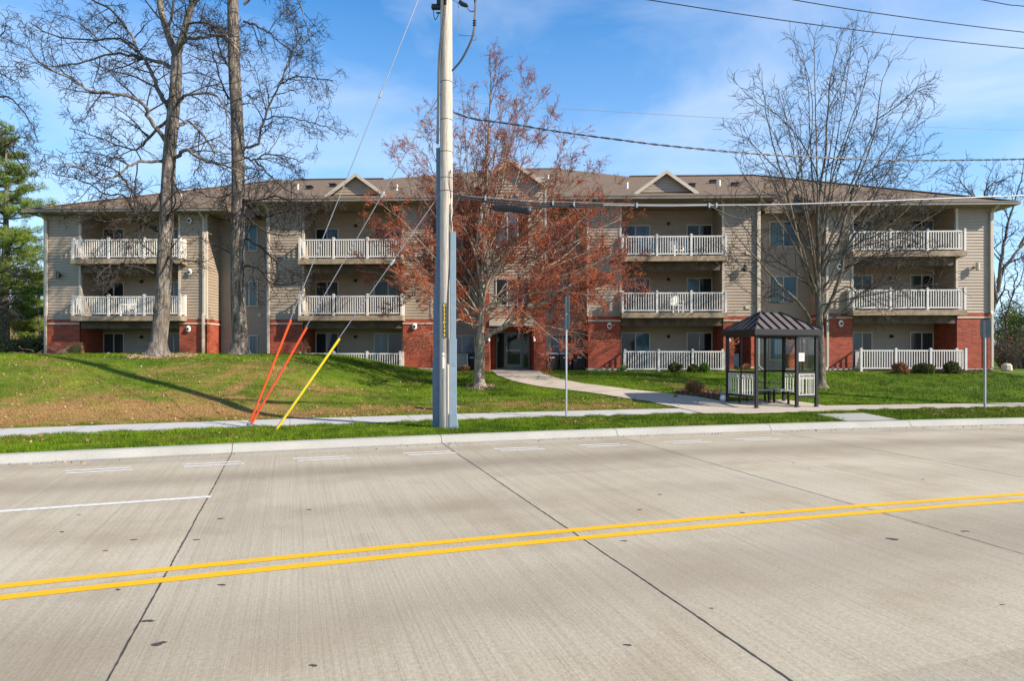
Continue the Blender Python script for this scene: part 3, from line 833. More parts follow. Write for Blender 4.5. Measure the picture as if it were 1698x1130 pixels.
# windows and sliding doors
FR = {'trim': MAT['trim_light'], 'door': MAT['trim']}
def window(x0, x1, z0, z1, c, panes, kind='window', mull=1, frame=None, fw=.055):
    f = MB(); y0, y1 = c-.055, c-.005
    f.box(x0, x0+fw, y0, y1, z0, z1); f.box(x1-fw, x1, y0, y1, z0, z1)
    f.box(x0+fw, x1-fw, y0, y1, z0, z0+fw); f.box(x0+fw, x1-fw, y0, y1, z1-fw, z1)
    xs_ = [x0+fw + (x1-x0-2*fw)*i/(mull+1) for i in range(mull+2)]
    for x in xs_[1:-1]: f.box(x-.03, x+.03, y0+.008, y1, z0+fw, z1-fw)
    fo = f.build(kind, frame or MAT['trim_light'], BLD)
    for i in range(mull+1):
        a = xs_[i]+(.03 if i else 0); b = xs_[i+1]-(.03 if i < mull else 0)
        MB().quad((a,y0+.022,z0+fw),(b,y0+.022,z0+fw),(b,y0+.022,z1-fw),(a,y0+.022,z1-fw)).build('pane', panes[i % len(panes)], fo)
    return fo
PD, PS, PB, PG = MAT['pane_dark'], MAT['pane_sky'], MAT['pane_blind'], MAT['pane_blind_dark']
rp_ = random.Random(5)
for b, pxs in ((wL, ((163,207),(277,301))), (cL, ((519,562),(620,668))), (cR, ((1029,1078),(1138,1182))), (wR, ((1412,1446),(1508,1552)))):
    for j, (a, q) in enumerate(pxs):
        x0 = max(lx(a, DEP), b['r0']+.03); x1 = lx(q, DEP)
        if j == 1: x1 = min(x1, b['r1']-.05)
        for k, z in enumerate((1.17, 4.13+b['dz'][0], 7.10+b['dz'][1])):
            sets = rp_.choice([[PD,PS],[PG,PD],[PD,PD],[PS,PD],[PG,PG],[PD,PS]])
            window(x0, x1, z, z+2.0, DEP, sets, 'sliding_door', 1, MAT['trim_light'], .06)
def win_px(a, q, ya, yb, c, panes, mull=1): 
    x0, x1 = lx(a, c), lx(q, c); return window(x0, x1, lz((a+q)/2, yb, c), lz((a+q)/2, ya, c), c, panes, 'window', mull)
for ya, yb, pn in ((372,417,[PS]),(466,509,[PS,PB]),(556,600,[PB])): win_px(399, 428, ya, yb, SB, pn)
for ya, yb, pn in ((367,410,[PB,PS]),(458,503,[PB,PS]),(552,598,[PB,PS])): win_px(1275, 1322, ya, yb, SB, pn)
for ya, yb, pn in ((369,415,[PS,PD]),(462,506,[PS,PD]),(556,600,[PS,PS])): win_px(745, 788, ya, yb, SB, pn)
for ya, yb, pn in ((369,415,[PS,PD]),(462,506,[PB,PS]),(555,597,[PB,PG])): win_px(911, 955, ya, yb, SB, pn)
win_px(822, 878, 352, 411, BC, [PS, PS, PD], 2); win_px(822, 878, 462, 508, BC, [PD, PS, PS], 2)
window(lx(838,BC), lx(861,BC), 9.45, 9.85, BC, [PS], 'window', 0)

# entrance doors
ED = MB(); e0, e1 = lx(823,.62), lx(878,.62); zt = 3.16; zb = 1.22; cc = .60
mid = (e0+e1)/2
xsD = [e0, e0+.42, mid-.02+.0, e1-.36, e1]
for x in (e0, e0+.40, e1-.36): ED.box(x, x+.05, cc-.07, cc, zb, zt)
ED.box(e1-.05, e1, cc-.07, cc, zb, zt)
ED.box(e0+.05, e1-.05, cc-.072, cc-.003, zt-.06, zt); ED.box(e0+.05, e1-.05, cc-.072, cc-.003, zb, zb+.08)
edo = ED.build('entrance_door', MAT['green_frame'], BLD)
lf = MB(); a, b = e0+.47, e1-.38
lf.box(a, a+.1, cc-.09, cc-.02, zb+.09, zt-.07); lf.box(b-.1, b, cc-.09, cc-.02, zb+.09, zt-.07)
lf.box(a+.1, b-.1, cc-.088, cc-.022, zt-.17, zt-.07); lf.box(a+.1, b-.1, cc-.088, cc-.022, zb+.09, zb+.27)
lf.build('door_leaf', MAT['green_frame'], edo)
MB().bar((a+.03, cc-.15, 2.2), (b-.08, cc-.15, 2.2), .035).bar((a+.06,cc-.14,2.1),(a+.06,cc-.14,2.42),.03).build('handle', MAT['grey_metal'], edo)
MB().quad((e0+.04,cc-.03,zb+.05),(e1-.04,cc-.03,zb+.05),(e1-.04,cc-.03,zt-.03),(e0+.04,cc-.03,zt-.03)).build('pane', MAT['pane_door'], edo)
# soldier course over the doors
# downspouts
def downspout(px, c, ztop, side, kick=True):
    x = lx(px, c); m = MB(); w_ = .05
    m.box(x-w_, x+w_, c-.13, c-.05, ZBT+.14, ztop-.42)
    m.bar((x, c-.09, ztop-.42), (x+.0, c-.58, ztop-.16), .09); m.bar((x, c-.09, ZBT+.14), (x, c-.15, ZBT-.02), .1, .09)
    m.box(x-w_, x+w_, c-.19, c-.11, 1.35, ZBT+.02)
    if kick: m.bar((x, c-.15, 1.4), (x+.18*side, c-.34, 1.2), .09)
    return m.build('downspout', MAT['trim_light'], BLD)
downspout(79, 0, 9.35, -1, False); downspout(339.5, 0, 9.4, 1); downspout(447, 0, 9.72, -1); downspout(1256, 0, 9.72, 1); downspout(1370, 0, 9.4, -1); downspout(1641.5, 0, 9.4, 1, False)
x = lx(908, .9); m = MB().box(x-.05,x+.05,SB-.14,SB-.06,1.5,9.3).bar((x,SB-.1,1.52),(x+.22,SB-.35,1.22),.09); m.build('downspout', MAT['trim_light'], BLD)

# wall lights: oval medallion lights on the brick, lanterns on the siding, globes between the patio doors
for px, py in ((314,546),(688,542),(1010,541),(1393,537),(316,452),(1390,443),(316,367)):
    x = lx(px, 0); z = lz(px, py, 0); m = MB()
    m.ball((x, -.1, z), .15, 12, 8, (.85, .45, 1.15)); lo_ = m.build('wall_light', MAT['white'], BLD, True)
    MB().ball((x, -.16, z), .07, 8, 6, (1, .6, 1)).build('lens', MAT['dark_metal'], lo_)
for px, py in ((101,457),(1233,446),(1616,443),(689,455)):
    x = lx(px, 0); z = lz(px, py, 0)
    MB().box(x-.05,x+.05,-.06,0,z-.06,z+.06).box(x-.03,x+.03,-.2,-.06,z-.02,z+.02).lathe([(.085,-.18),(.085,.18)],(x,-.22,z),12).build('wall_lantern', MAT['dark_metal' if px != 1616 else 'trim_light'], BLD)
for b, px in ((wL,236),(cL,590),(cR,1108),(wR,1477)):
    x = lx(px, DEP)
    for z in (2.93, 5.95, 8.9):
        MB().ball((x, DEP-.12, z), .085, 10, 7).box(x-.05,x+.05,DEP-.05,DEP,z-.04,z+.1).build('porch_lamp', MAT['dark_metal'], BLD, True)
for s, xx in ((1, p0), (-1, p1)):
    MB().box(min(xx,xx+s*.05),max(xx,xx+s*.05),BC-.16,BC-.06,2.80,2.88).lathe([(.03,0),(.06,.03),(.06,.13),(.02,.18)],(xx+s*.0,BC-.14,2.62),10).build('entry_lamp', MAT['white'], BLD)
# small vents and meter boxes on the set back walls
for px, py in ((431,523),(1239,510),(1240,420)):
    c = SB if px == 431 else 0; x = lx(px, c); z = lz(px, py, c); part(MB().box(x-.1, x+.1, c-.06, c, z-.08, z+.08), 'wall_vent', 'trim_light')
for px in (963.5, 970.5):
    x = lx(px, SB); part(MB().box(x-.09, x+.09, SB-.14, SB, 1.75, 2.05).box(x-.03, x+.03, SB-.1, SB, 1.2, 1.75), 'meter_box', 'gutter')

# balconies
def railing(mb, p, q, z, h=1.0, sp=.118):
    P_ = Vector(p); Q_ = Vector(q); L_ = (Q_-P_).length; d = (Q_-P_)/L_
    a = (P_.x, P_.y, z+h-.03); b = (Q_.x, Q_.y, z+h-.03)
    mb.bar(a, b, .05, .065); mb.bar((P_.x,P_.y,z+.12), (Q_.x,Q_.y,z+.12), .045, .06)
    n = max(1, int(round(L_/sp)))
    for i in range(1, n):
        c = P_ + d*(L_*i/n); s = .019
        mb.box(c.x-s, c.x+s, c.y-s, c.y+s, z+.148, z+h-.062)
def post(x, y, z, h=1.09, s=.052):
    return MB().box(x-s,x+s,y-s,y+s,z,z+h-.06).box(x-s-.012,x+s+.012,y-s-.012,y+s+.012,z+h-.06,z+h-.03).box(x-s*.7,x+s*.7,y-s*.7,y+s*.7,z+h-.03,z+h)
RC_ = -.56
def balcony(b, d0, d1, z, hdr=True):
    x0, x1 = lx(d0, -.62), lx(d1, -.62)
    m = MB(); m.box(x0, x1, -.66, -.60, z-.25, z-.02)
    m.box(x0, x0+.05, -.60, -.035, z-.25, z-.022); m.box(x1-.05, x1, -.60, -.035, z-.25, z-.022)
    k = 0; y = -.66
    while y < DEP-.05:
        a, q = (x0, x1) if y < -.05 else (b['r0']+.03, b['r1']-.03)
        m.box(a, q, y, y+.135, z-.02, z+.012); y += .143
    bo = m.build('balcony', MAT['deck_wood'], BLD)
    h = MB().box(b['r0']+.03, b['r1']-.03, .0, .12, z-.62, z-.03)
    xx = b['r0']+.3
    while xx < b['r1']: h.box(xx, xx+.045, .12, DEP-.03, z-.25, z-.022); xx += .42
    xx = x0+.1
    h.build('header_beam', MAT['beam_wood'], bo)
    r = MB(); pts = [x0+.06 + (x1-x0-.12)*i/3 for i in range(4)]
    for i in range(3): railing(r, (pts[i]+.05, RC_), (pts[i+1]-.05, RC_), z)
    railing(r, (x0+.06, RC_+.05), (x0+.06, -.07), z); railing(r, (x1-.06, RC_+.05), (x1-.06, -.07), z)
    r.build('railing', MAT['white_vinyl'], bo)
    for p_ in pts: post(p_, RC_, z+.012).build('post', MAT['white_vinyl'], bo)
    for p_ in (pts[0], pts[-1]): post(p_, -.10, z+.012).build('post', MAT['white_vinyl'], bo)
    return bo
for b, d0, d1 in ((wL,118,299.5),(cL,494.5,667.5),(cR,1031,1206),(wR,1414,1603)):
    balcony(b, d0, d1, 4.12+b['dz'][0]); balcony(b, d0, d1, 7.09+b['dz'][1])

# patio fences, each standing on the ground
def patio_fence(d0, d1, zt, label, side_l=True):
    x0, x1 = lx(d0, -.75), lx(d1, -.75); h = 1.0; z = zt-h-.03
    o = thing('patio_fence', label, 'fence', (*l2w((x0+x1)/2, -.7), z), -TH, 'white patio fences at the foot of the building')
    xm = (x0+x1)/2; r = MB(); ps = [x0-xm+.05+(x1-x0-.1)*i/3 for i in range(4)]
    for i in range(3): railing(r, (ps[i]+.05, 0), (ps[i+1]-.05, 0), 0)
    railing(r, (ps[0], .05), (ps[0], .62), 0); railing(r, (ps[-1], .05), (ps[-1], .62), 0)
    r.build('railing', MAT['white_vinyl'], o)
    for p_ in ps: post(p_, 0, 0-.12, 1.22).build('post', MAT['white_vinyl'], o)
    post(ps[-1], .66, -.12, 1.22).build('post', MAT['white_vinyl'], o)
patio_fence(118, 299, 2.02, 'white patio fence at far left whose top barely shows over the grassy mound')
patio_fence(497, 665, 2.09, 'white patio fence partly hidden behind the mound, right of the orange guy wire sleeves')
patio_fence(1035, 1207, 2.19, 'white patio fence left of the bus shelter')
patio_fence(1427, 1604, 2.24, 'white patio fence right of the bus shelter, behind the three round shrubs')

# ------------------------------------------------------------------ things by the building
def wpos(px, c, z=None):
    x, y = l2w(lx(px, c), c); return (x, y, gz(x, y) if z is None else z)
def bin_(px, label, w_=.29, c=.95, kind=0):
    o = thing('wheelie_bin', label, 'bin', wpos(px, c), -TH, 'black bins under the ground floor window')
    m = MB(); n = len(m.v); a, b, h = w_*.82, w_, .82
    m.v += [(-a,-.25,.05),(a,-.25,.05),(a,.25,.05),(-a,.25,.05),(-b,-.33,h),(b,-.33,h),(b,.33,h),(-b,.33,h)]
    m.f += [(0,3,2,1),(4,5,6,7),(0,1,5,4),(1,2,6,5),(2,3,7,6),(3,0,4,7)]
    m.build('body', MAT['black_plastic'], o)
    MB().box(-b-.03,b+.03,-.37,.36,h,h+.05).box(-b+.04,b-.04,-.3,.3,h+.05,h+.085).build('lid', MAT['grey_metal' if kind == 0 else 'black_plastic'], o)
    for s in (-1, 1): MB().tube([(s*a-.03*s,.27,.1),(s*a+.04*s,.27,.1)], .1, 10).build('wheel', MAT['black_plastic'], o)
    MB().box(-.11,.11,-.345,-.315,.62,.68).build('sticker', MAT['white'], o)
bin_(915.5, 'black bin with pale lid right beside the downspout'); bin_(937, 'black bin with pale lid, second from the downspout, behind the sign post'); bin_(960, 'black bin with black lid beside the brick wall corner', .36, .95, 1)
o = thing('condenser_unit', 'grey air conditioner condenser standing behind the utility pole', 'air conditioner', wpos(764, .7), -TH)
m = MB().box(-.4,.4,-.4,.4,.08,.78); m.build('casing', MAT['gutter'], o)
m = MB()
for i in range(9): m.box(-.41,.41,-.415,.415,.13+i*.07,.15+i*.07)
m.build('louvre', MAT['grey_metal'], o)
MB().box(-.42,-.37,-.42,-.37,0,.82).box(.37,.42,-.42,-.37,0,.82).box(-.42,-.37,.37,.42,0,.82).box(.37,.42,.37,.42,0,.82).box(-.42,.42,-.42,.42,.8,.84).build('frame', MAT['grey_metal'], o)
MB().lathe([(.3,.84),(.3,.87),(.05,.89)],(0,0,0),16).build('fan_guard', MAT['dark_metal'], o)
bin_(783, 'black bin between the condenser unit and the entrance pier', .3, .9, 1)

def chair(px, c, z, mat, label, s=1.0, rz=0):
    x, y = l2w(lx(px, c), c); o = thing('patio_chair', label, 'chair', (x, y, z), -TH+rz, 'chairs on the balconies')
    MB().box(-.25*s,.25*s,-.25*s,.25*s,.40*s,.44*s).build('seat', mat, o)
    b = MB()
    for i in range(5): b.box((-.24+i*.1)*s, (-.16+i*.1)*s, .22*s, .25*s, .44*s, .92*s)
    b.box(-.25*s,.25*s,.215*s,.255*s,.88*s,.95*s); b.build('backrest', mat, o)
    for i in (-1, 1):
        for j in (-1, 1): MB().box((i*.23-.02)*s,(i*.23+.02)*s,(j*.22-.02)*s,(j*.22+.02)*s,0,.4*s).build('leg', mat, o)
        MB().box((i*.27-.03)*s,(i*.27+.03)*s,-.27*s,.22*s,.62*s,.65*s).box((i*.27-.02)*s,(i*.27+.02)*s,-.27*s,-.23*s,.0,.62*s).build('armrest', mat, o)
chair(1085, .5, 6.87, MAT['teal_chair'], 'grey blue chair on a top floor balcony, left of the white chair')
chair(1121, .6, 6.87, MAT['white'], 'white chair between two grey blue chairs on a top floor balcony', 1, .4)
chair(1143, .5, 6.87, MAT['teal_chair'], 'grey blue chair on a top floor balcony, right of the white chair')
chair(1121, .5, 4.07, MAT['white'], 'white chair on the middle floor balcony left of the bus shelter', 1, .2)
chair(213, .3, 3.97, MAT['white'], 'white chair on the middle floor balcony at the far left', 1, -.2)
x, y = l2w(lx(574, .0), -.25)
o = thing('potted_plant', 'yellow green potted plant on the top floor balcony behind the guy wires', 'plant', (x, y, 6.80))
MB().lathe([(.13,0),(.19,.3),(.2,.32)],(0,0,.0),12).build('pot', MAT['terracotta'], o)

# ------------------------------------------------------------------ foliage helpers
def leaf_cloud(name, centers, rads, per, size, mat, parent, seed=1, flat=.5, origin=(0,0,0), up=0.0, shape='quad'):
    r = np.random.default_rng(seed); C = np.asarray(centers, float); n = len(C)*per
    c = np.repeat(C, per, 0); rr = np.repeat(np.asarray(rads, float) if np.ndim(rads) else np.full(len(C), rads), per)
    d = r.normal(size=(n,3)); d /= np.linalg.norm(d, axis=1)[:,None]
    c = c + d*(rr*r.random(n)**.4)[:,None] - np.asarray(origin)
    u = r.normal(size=(n,3)); u[:,2] += up; u /= np.linalg.norm(u, axis=1)[:,None]
    t = r.normal(size=(n,3)); v = np.cross(u, t); v /= np.linalg.norm(v, axis=1)[:,None]
    s = size*(.6+.8*r.random(n))[:,None]
    if shape == 'quad':
        V = np.stack([c-u*s, c-v*s*flat, c+u*s, c+v*s*flat], 1)
        return fast_mesh(name, V.reshape(-1,3), 4, mat, parent)
    V = np.stack([c-v*s*flat, c+v*s*flat, c+u*s*2], 1)
    return fast_mesh(name, V.reshape(-1,3), 3, mat, parent)

leaf_cloud('foliage', [(0,0,.42),(.08,0,.5),(-.1,.05,.45)], .2, 60, .05, MAT['shrub_bright'], o, 3, .3, up=.8)

def shrub(px, py, w_, h, mat, label, name='shrub', cat='shrub', seed=1, per=900, size=.028, Y=None, group=None, twigs=True, stem_mat=None, flat=.5, up=.3):
    p = pick(px, py) if Y is None else Vector((*((px-CX)/F*Y, Y), gz((px-CX)/F*Y, Y)))
    o = thing(name, label, cat, tuple(p), 0, group)
    r = random.Random(seed); cs = []; m = MB()
    for i in range(14):
        a = r.uniform(0, 2*pi); q = r.uniform(.1, .75)*w_; z = h*r.uniform(.3, .85)*(1-.35*(q/w_))
        c = (q*cos(a), q*sin(a)*.8, z); cs.append(c)
        m.tube([(r.uniform(-.05,.05)*w_, r.uniform(-.05,.05), -.02), (c[0]*.5, c[1]*.5, c[2]*.55), c], [.014,.01,.004], 4, False)
    m.build('stem', stem_mat or MAT['maple_twig'], o)
    leaf_cloud('foliage', cs, .42*w_, per//14, size, mat, o, seed, flat, up=up)
    return o
grp = 'round shrubs in front of the right hand patio fence'
shrub(1492, 616, .38, .50, MAT['shrub_brown'], 'brownish round shrub, leftmost of three in front of the right patio fence', seed=1, per=5200, size=.05, Y=29.95, group=grp)
shrub(1531, 616, .44, .56, MAT['shrub_green'], 'dark green round shrub, middle of three in front of the right patio fence', seed=2, per=5200, size=.05, Y=29.95, group=grp)
shrub(1576, 615.5, .42, .56, MAT['shrub_green'], 'dark green round shrub, rightmost of three in front of the right patio fence', seed=3, per=5200, size=.05, Y=29.95, group=grp)
grp = 'low shrubs in front of the fence left of the shelter'
shrub(1120, 616, .36, .46, MAT['shrub_green'], 'wide olive shrub, leftmost of three in front of the fence left of the shelter', seed=4, per=3600, size=.045, Y=30.5, group=grp)
shrub(1150, 616, .34, .36, MAT['shrub_green'], 'low olive shrub, middle of three in front of the fence left of the shelter', seed=5, per=3600, size=.045, Y=30.5, group=grp)
shrub(1168, 616, .30, .46, MAT['shrub_bright'], 'green shrub, rightmost of three in front of the fence left of the shelter', seed=6, per=3600, size=.045, Y=30.5, group=grp)
shrub(1034, 617, .26, .33, MAT['shrub_bright'], 'small bright green plant at the left end of the patio fence by the brick wall', 'garden_plant', 'plant', seed=7, per=260, size=.08, flat=.25, up=1.0)
shrub(1153, 655, .46, .58, MAT['shrub_brown'], 'rust brown dried perennial clump on the mulch bed beside the entry path', 'dried_plant', 'plant', seed=8, per=2600, size=.05, flat=.18, up=.6)
shrub(124, 590, .48, .62, MAT['straw_tuft'], 'tan ornamental grass tuft in front of the far left brick wall', 'grass_tuft', 'grass', seed=9, per=1500, size=.09, flat=.08, Y=31.6, up=1.2, stem_mat=MAT['straw_tuft'])
shrub(503, 590, .50, .85, MAT['shrub_brown'], 'twiggy brown shrub in front of the brick wall beside the sliding door', seed=10, per=500, Y=31.2, size=.05, flat=.15)
shrub(768, 614, .3, .3, MAT['shrub_brown'], 'small rusty shrub in front of the condenser unit', seed=11, per=900, Y=31.2)
shrub(1120, 660, .1, .1, MAT['shrub_bright'], 'tiny green sprig at the edge of the mulch bed', 'garden_plant', 'plant', seed=12, per=100)
# mulch beds: chips lying on the soil
MAT['litter'] = leaf_mat('litter', (.20,.12,.06), (.46,.33,.19), 6)
def bed(name, label, pts, n, seed, size=.05, h=.03, mat='mulch'):
    pl_ = [pick(*p)[:2] for p in pts]; A = np.array(pl_); r = np.random.default_rng(seed)
    X = r.uniform(A[:,0].min(), A[:,0].max(), n*3); Y = r.uniform(A[:,1].min(), A[:,1].max(), n*3)
    k = inpoly(X, Y, pl_); X = X[k][:n]; Y = Y[k][:n]
    C = np.stack([X, Y, ground(X, Y)+.03+h*r.random(len(X))], 1)
    oo = leaf_cloud(name, C, .02, 3, size, MAT[mat], None, seed, .4)
    tag(oo, label, 'mulch', kind='stuff')
bed('mulch', 'brown mulch bed around the dried clump beside the bus shelter', ((1118,651),(1145,644),(1190,650),(1208,658),(1204,667),(1165,659.5),(1135,655.5)), 3500, 1)
bed('mulch', 'mulch along the foot of the right patio fence', ((1475,619),(1600,619.5),(1645,617),(1640,614),(1480,614)), 2500, 2)
bed('leaf_litter', 'dry leaf litter around the foot of the left oak', ((205,592),(262,589.5),(330,589.6),(320,593.5),(262,596.5),(215,596)), 1000, 3, .045, .02, 'litter')
bed('leaf_litter', 'dry leaves around the foot of the red maple', ((772,640),(795,636),(822,640),(815,647),(795,650),(775,646)), 260, 4, .045, .02, 'litter')

r_ = np.random.default_rng(66); rr2 = 117.66-np.abs(r_.normal(0, .22, 420)); tt = tA+(tB-tA)*r_.random(420)
tag(leaf_cloud('gutter_debris', np.stack([RC[0]+rr2*np.cos(tt), RC[1]+rr2*np.sin(tt), np.full(420, .012)], 1), .01, 1, .022, MAT['litter'], None, 4, .6), 'bits of dry leaf and grit lying in the gutter', 'debris', kind='stuff')

r_ = np.random.default_rng(67); X_, Y_ = scatter_polar(4500, 118.5, 131, tA, tB+.03, 68)
k_ = (straw_amount(X_, Y_) > .05) & ((rad(X_, Y_) > 122.3) | (rad(X_, Y_) < 120.4)); X_ = X_[k_]; Y_ = Y_[k_]
tag(leaf_cloud('leaf_litter', np.stack([X_, Y_, ground(X_, Y_)+.035], 1), .02, 1, .032, MAT['litter'], None, 6, .6), 'scattered dead leaves among the lawn grass', 'leaves', kind='stuff')

# ------------------------------------------------------------------ trees
def interp_path(pts, n):
    """Catmull-Rom through pts"""
    pts = [Vector(p) for p in pts]; o = []
    P_ = [pts[0]*2-pts[1]] + pts + [pts[-1]*2-pts[-2]]
    seg = len(pts)-1
    for i in range(seg):
        a, b, c, d = P_[i:i+4]
        for k in range(n):
            t = k/n
            o.append(.5*((2*b)+(c-a)*t+(2*a-5*b+4*c-d)*t*t+(3*b-a-3*c+d)*t**3))
    o.append(pts[-1]); return o
class Tree:
    def __init__(s, seed, par):
        s.r = random.Random(seed); s.big = MB(); s.small = MB(); s.tips = []; s.par = par; s.org = Vector((0,0,0))
    def rv(s):
        return Vector((s.r.gauss(0,1), s.r.gauss(0,1), s.r.gauss(0,1))).normalized()
    def limb(s, pts, r0, r1, kids, level=1, n=5, wob=.0, sides=8, big=True, start=.15, cl=None, kl=None):
        path = interp_path(pts, n)
        if wob:
            for i in range(1, len(path)): path[i] = path[i] + s.rv()*wob
        m = len(path); rads = [r0+(r1-r0)*(i/(m-1))**.8 for i in range(m)]
        (s.big if big else s.small).tube(path, rads, sides, False)
        s.children(path, rads, level, kids, start, kl)
        return path
    def children(s, path, rads, level, n, start=.15, kl=None):
        m = len(path)
        if level == 1: n = int(n*s.par.get('ks', 1)+.5)
        if n <= 0 or m < 2: return
        L_ = sum((path[i+1]-path[i]).length for i in range(m-1)); p = s.par
        for j in range(n):
            t = start + (1-start)*(j+s.r.random())/n; f = t*(m-1); i = min(int(f), m-2); fr = f-i
            pos = path[i].lerp(path[i+1], fr); d = (path[i+1]-path[i]).normalized(); rr = rads[i]
            ang_ = radians(s.r.gauss(p['ang'], 12)); side = d.cross(s.rv()).normalized()
            nd = (d*cos(ang_) + side*sin(ang_)).normalized()
            ln = (kl if kl else L_*p['ratio'])*(1-.55*t)*s.r.uniform(.55, 1.25)
            ln = min(max(ln, p['minl']), p['maxl'][min(level, len(p['maxl'])-1)])
            s.grow(pos, nd, ln, min(rr*.62, ln*p['thick']), level)
    def grow(s, pos, d, ln, r0, level):
        p = s.par; seg = p['seg'] if level < 3 else max(3, p['seg']-2)
        path = [pos]; step = ln/seg; w_ = p['wig']*(1+p.get('wl',.16)*level)
        trop = p['trop'][min(level, len(p['trop'])-1)]
        for i in range(seg):
            d = (d + s.rv()*w_ + Vector((0,0,trop))*(.5+.5*i/seg)).normalized()
            path.append(path[-1]+d*step)
        r1 = max(r0*.35, p['tip']); r0 = max(r0, p['tip']*1.3)
        rads = [r0+(r1-r0)*i/seg for i in range(seg+1)]
        sides = 6 if r0 > .05 else (4 if r0 > .018 else 3)
        (s.big if r0 > p['bigr'] else s.small).tube(path, rads, sides, False)
        if level < p['levels']:
            n = p['kids'][min(level, len(p['kids'])-1)]
            n = max(1, int(n*s.r.uniform(.7, 1.3)*min(1.3, max(.4, ln/p['ref'][min(level, len(p['ref'])-1)]))+.5))
            s.children(path, rads, level+1, n, .2)
        if level >= p['levels']-1: s.tips.append(path)
    def build(s, name, label, base, bark, twig, cat='tree', group=None):
        b = tuple(base); o = thing(name, label, cat, b, 0, group)
        s.big.build('trunk', bark, o, True, b); s.small.build('crown', twig, o, False, b)
        s.o = o; return o

def trunk_flare(t, base, r, h=.5):
    m = t.big; n = len(m.v); K = 16; base = Vector(base)
    prof = [(-.15, 1.75), (.0, 1.62), (.08, 1.4), (.2, 1.2), (.38, 1.06), (.6, 1.0)]
    for z, f in prof:
        for k in range(K):
            a = 2*pi*k/K; q = r*(f + (f-1)*.45*sin(a*5+1)+.02*sin(3*a))
            m.v.append((base.x+q*cos(a), base.y+q*sin(a), base.z+z*h/.6))
    for i in range(len(prof)-1):
        for k in range(K):
            a = n+i*K+k; b = n+i*K+(k+1)%K; m.f.append((a, b, b+K, a+K))

def zoomA(pts, Y, sc_=2.825, ox=0, oy=0, dy=None):
    """list of enlarged-photo coordinates -> points, limb running to depth offset dy"""
    n = len(pts); o = []
    for i, (x, y) in enumerate(pts):
        o.append(at(x/sc_+ox, y/sc_+oy, Y + (dy or 0)*i/max(1, n-1)))
    return o
OAK = dict(ks=.8, ang=52, ratio=.42, minl=.25, maxl=[4,3.2,1.9,1.1,.6], thick=.02, seg=6, wig=.19, trop=[0,-.03,-.02,0,.02], tip=.0062, bigr=.06,
           levels=4, kids=[8,9,7,3], ref=[3,2.2,1.2,.6])
# left oak (nearer the left edge)
b1 = pick(262, 590.5); Y1 = b1.y
t = Tree(11, OAK); 
tp = [(262,592),(264,560),(270,500),(274,400),(279,300),(283,230),(291,150),(293,95)]
path = [at(x, y, Y1) for x, y in tp]; path[0].z = b1.z-.1
t.limb(path, .325, .19, 14, 1, 4, sides=14, start=.35, kl=2.4)
trunk_flare(t, b1, .325)
t.limb(zoomA([(828,262),(785,150),(752,30),(735,-120),(720,-300)], Y1, dy=1), .15, .08, 12, 1, 4, kl=2.6)
t.limb(zoomA([(828,262),(862,150),(900,20),(960,-60),(1010,-260)], Y1, dy=-1), .15, .08, 12, 1, 4, kl=2.6)
for pts, dy, r0, k in (
    ([(775,660),(700,560),(670,490),(560,440),(430,425),(330,370),(190,300),(110,190)], -2.5, .085, 22),
    ([(790,500),(740,420),(710,330),(650,240),(590,130),(500,90),(420,15)], 1.5, .10, 20),
    ([(812,320),(740,290),(640,270),(560,250),(430,275),(300,310),(200,300)], 3.0, .08, 18),
    ([(825,240),(880,180),(960,175),(1040,160),(1100,200)], -2, .08, 12),
    ([(830,480),(880,445),(1000,442),(1060,520),(1080,600)], -2.5, .06, 10),
    ([(825,735),(880,705),(950,750),(1050,775),(1150,825),(1200,880)], -2, .075, 16),
    ([(828,600),(890,570),(960,640),(1010,720),(1090,740)], 2, .06, 12),
    ([(762,755),(650,760),(590,790),(500,840),(400,800),(300,760)], -3, .06, 18),
    ([(760,900),(700,990),(640,930),(590,850),(540,800),(450,760)], -2, .055, 14),
    ([(790,560),(700,640),(640,700),(540,680),(450,640),(330,600)], 3.5, .06, 18),
    ([(640,240),(560,180),(420,190),(260,170),(140,110)], 2.0, .05, 16),
    ([(590,130),(520,40),(430,0),(300,-60),(150,-60)], 1.0, .05, 14),
    ([(765,1040),(800,1000),(850,960),(830,880)], -1, .03, 5)):
    t.limb(zoomA(pts, Y1, dy=dy), r0, .018, k, 1, 4, wob=.04, big=r0 > .055, kl=2.0)
for pts, dy, k in (([(690,480),(650,470),(625,530),(660,575),(700,600)], -2, 8), ([(700,690),(600,650),(500,640),(430,700)], -2.5, 14), ([(740,600),(790,640),(830,620)], -2, 4), ([(700,480),(620,430),(560,340),(480,330),(370,270),(230,240)], -2.5, 16),
                   ([(710,500),(600,440),(480,450),(380,430),(290,400)], -2, 12)):
    t.limb(zoomA(pts, Y1, 2.69, 0, 200, dy), .045, .014, k, 1, 4, wob=.04, big=False, kl=1.4)
t.build('bare_oak_tree', 'tall bare oak with rough forking trunk, left one of the two large oaks', b1, MAT['oak_bark'], MAT['oak_twig'], group='large bare oaks in front of the building')
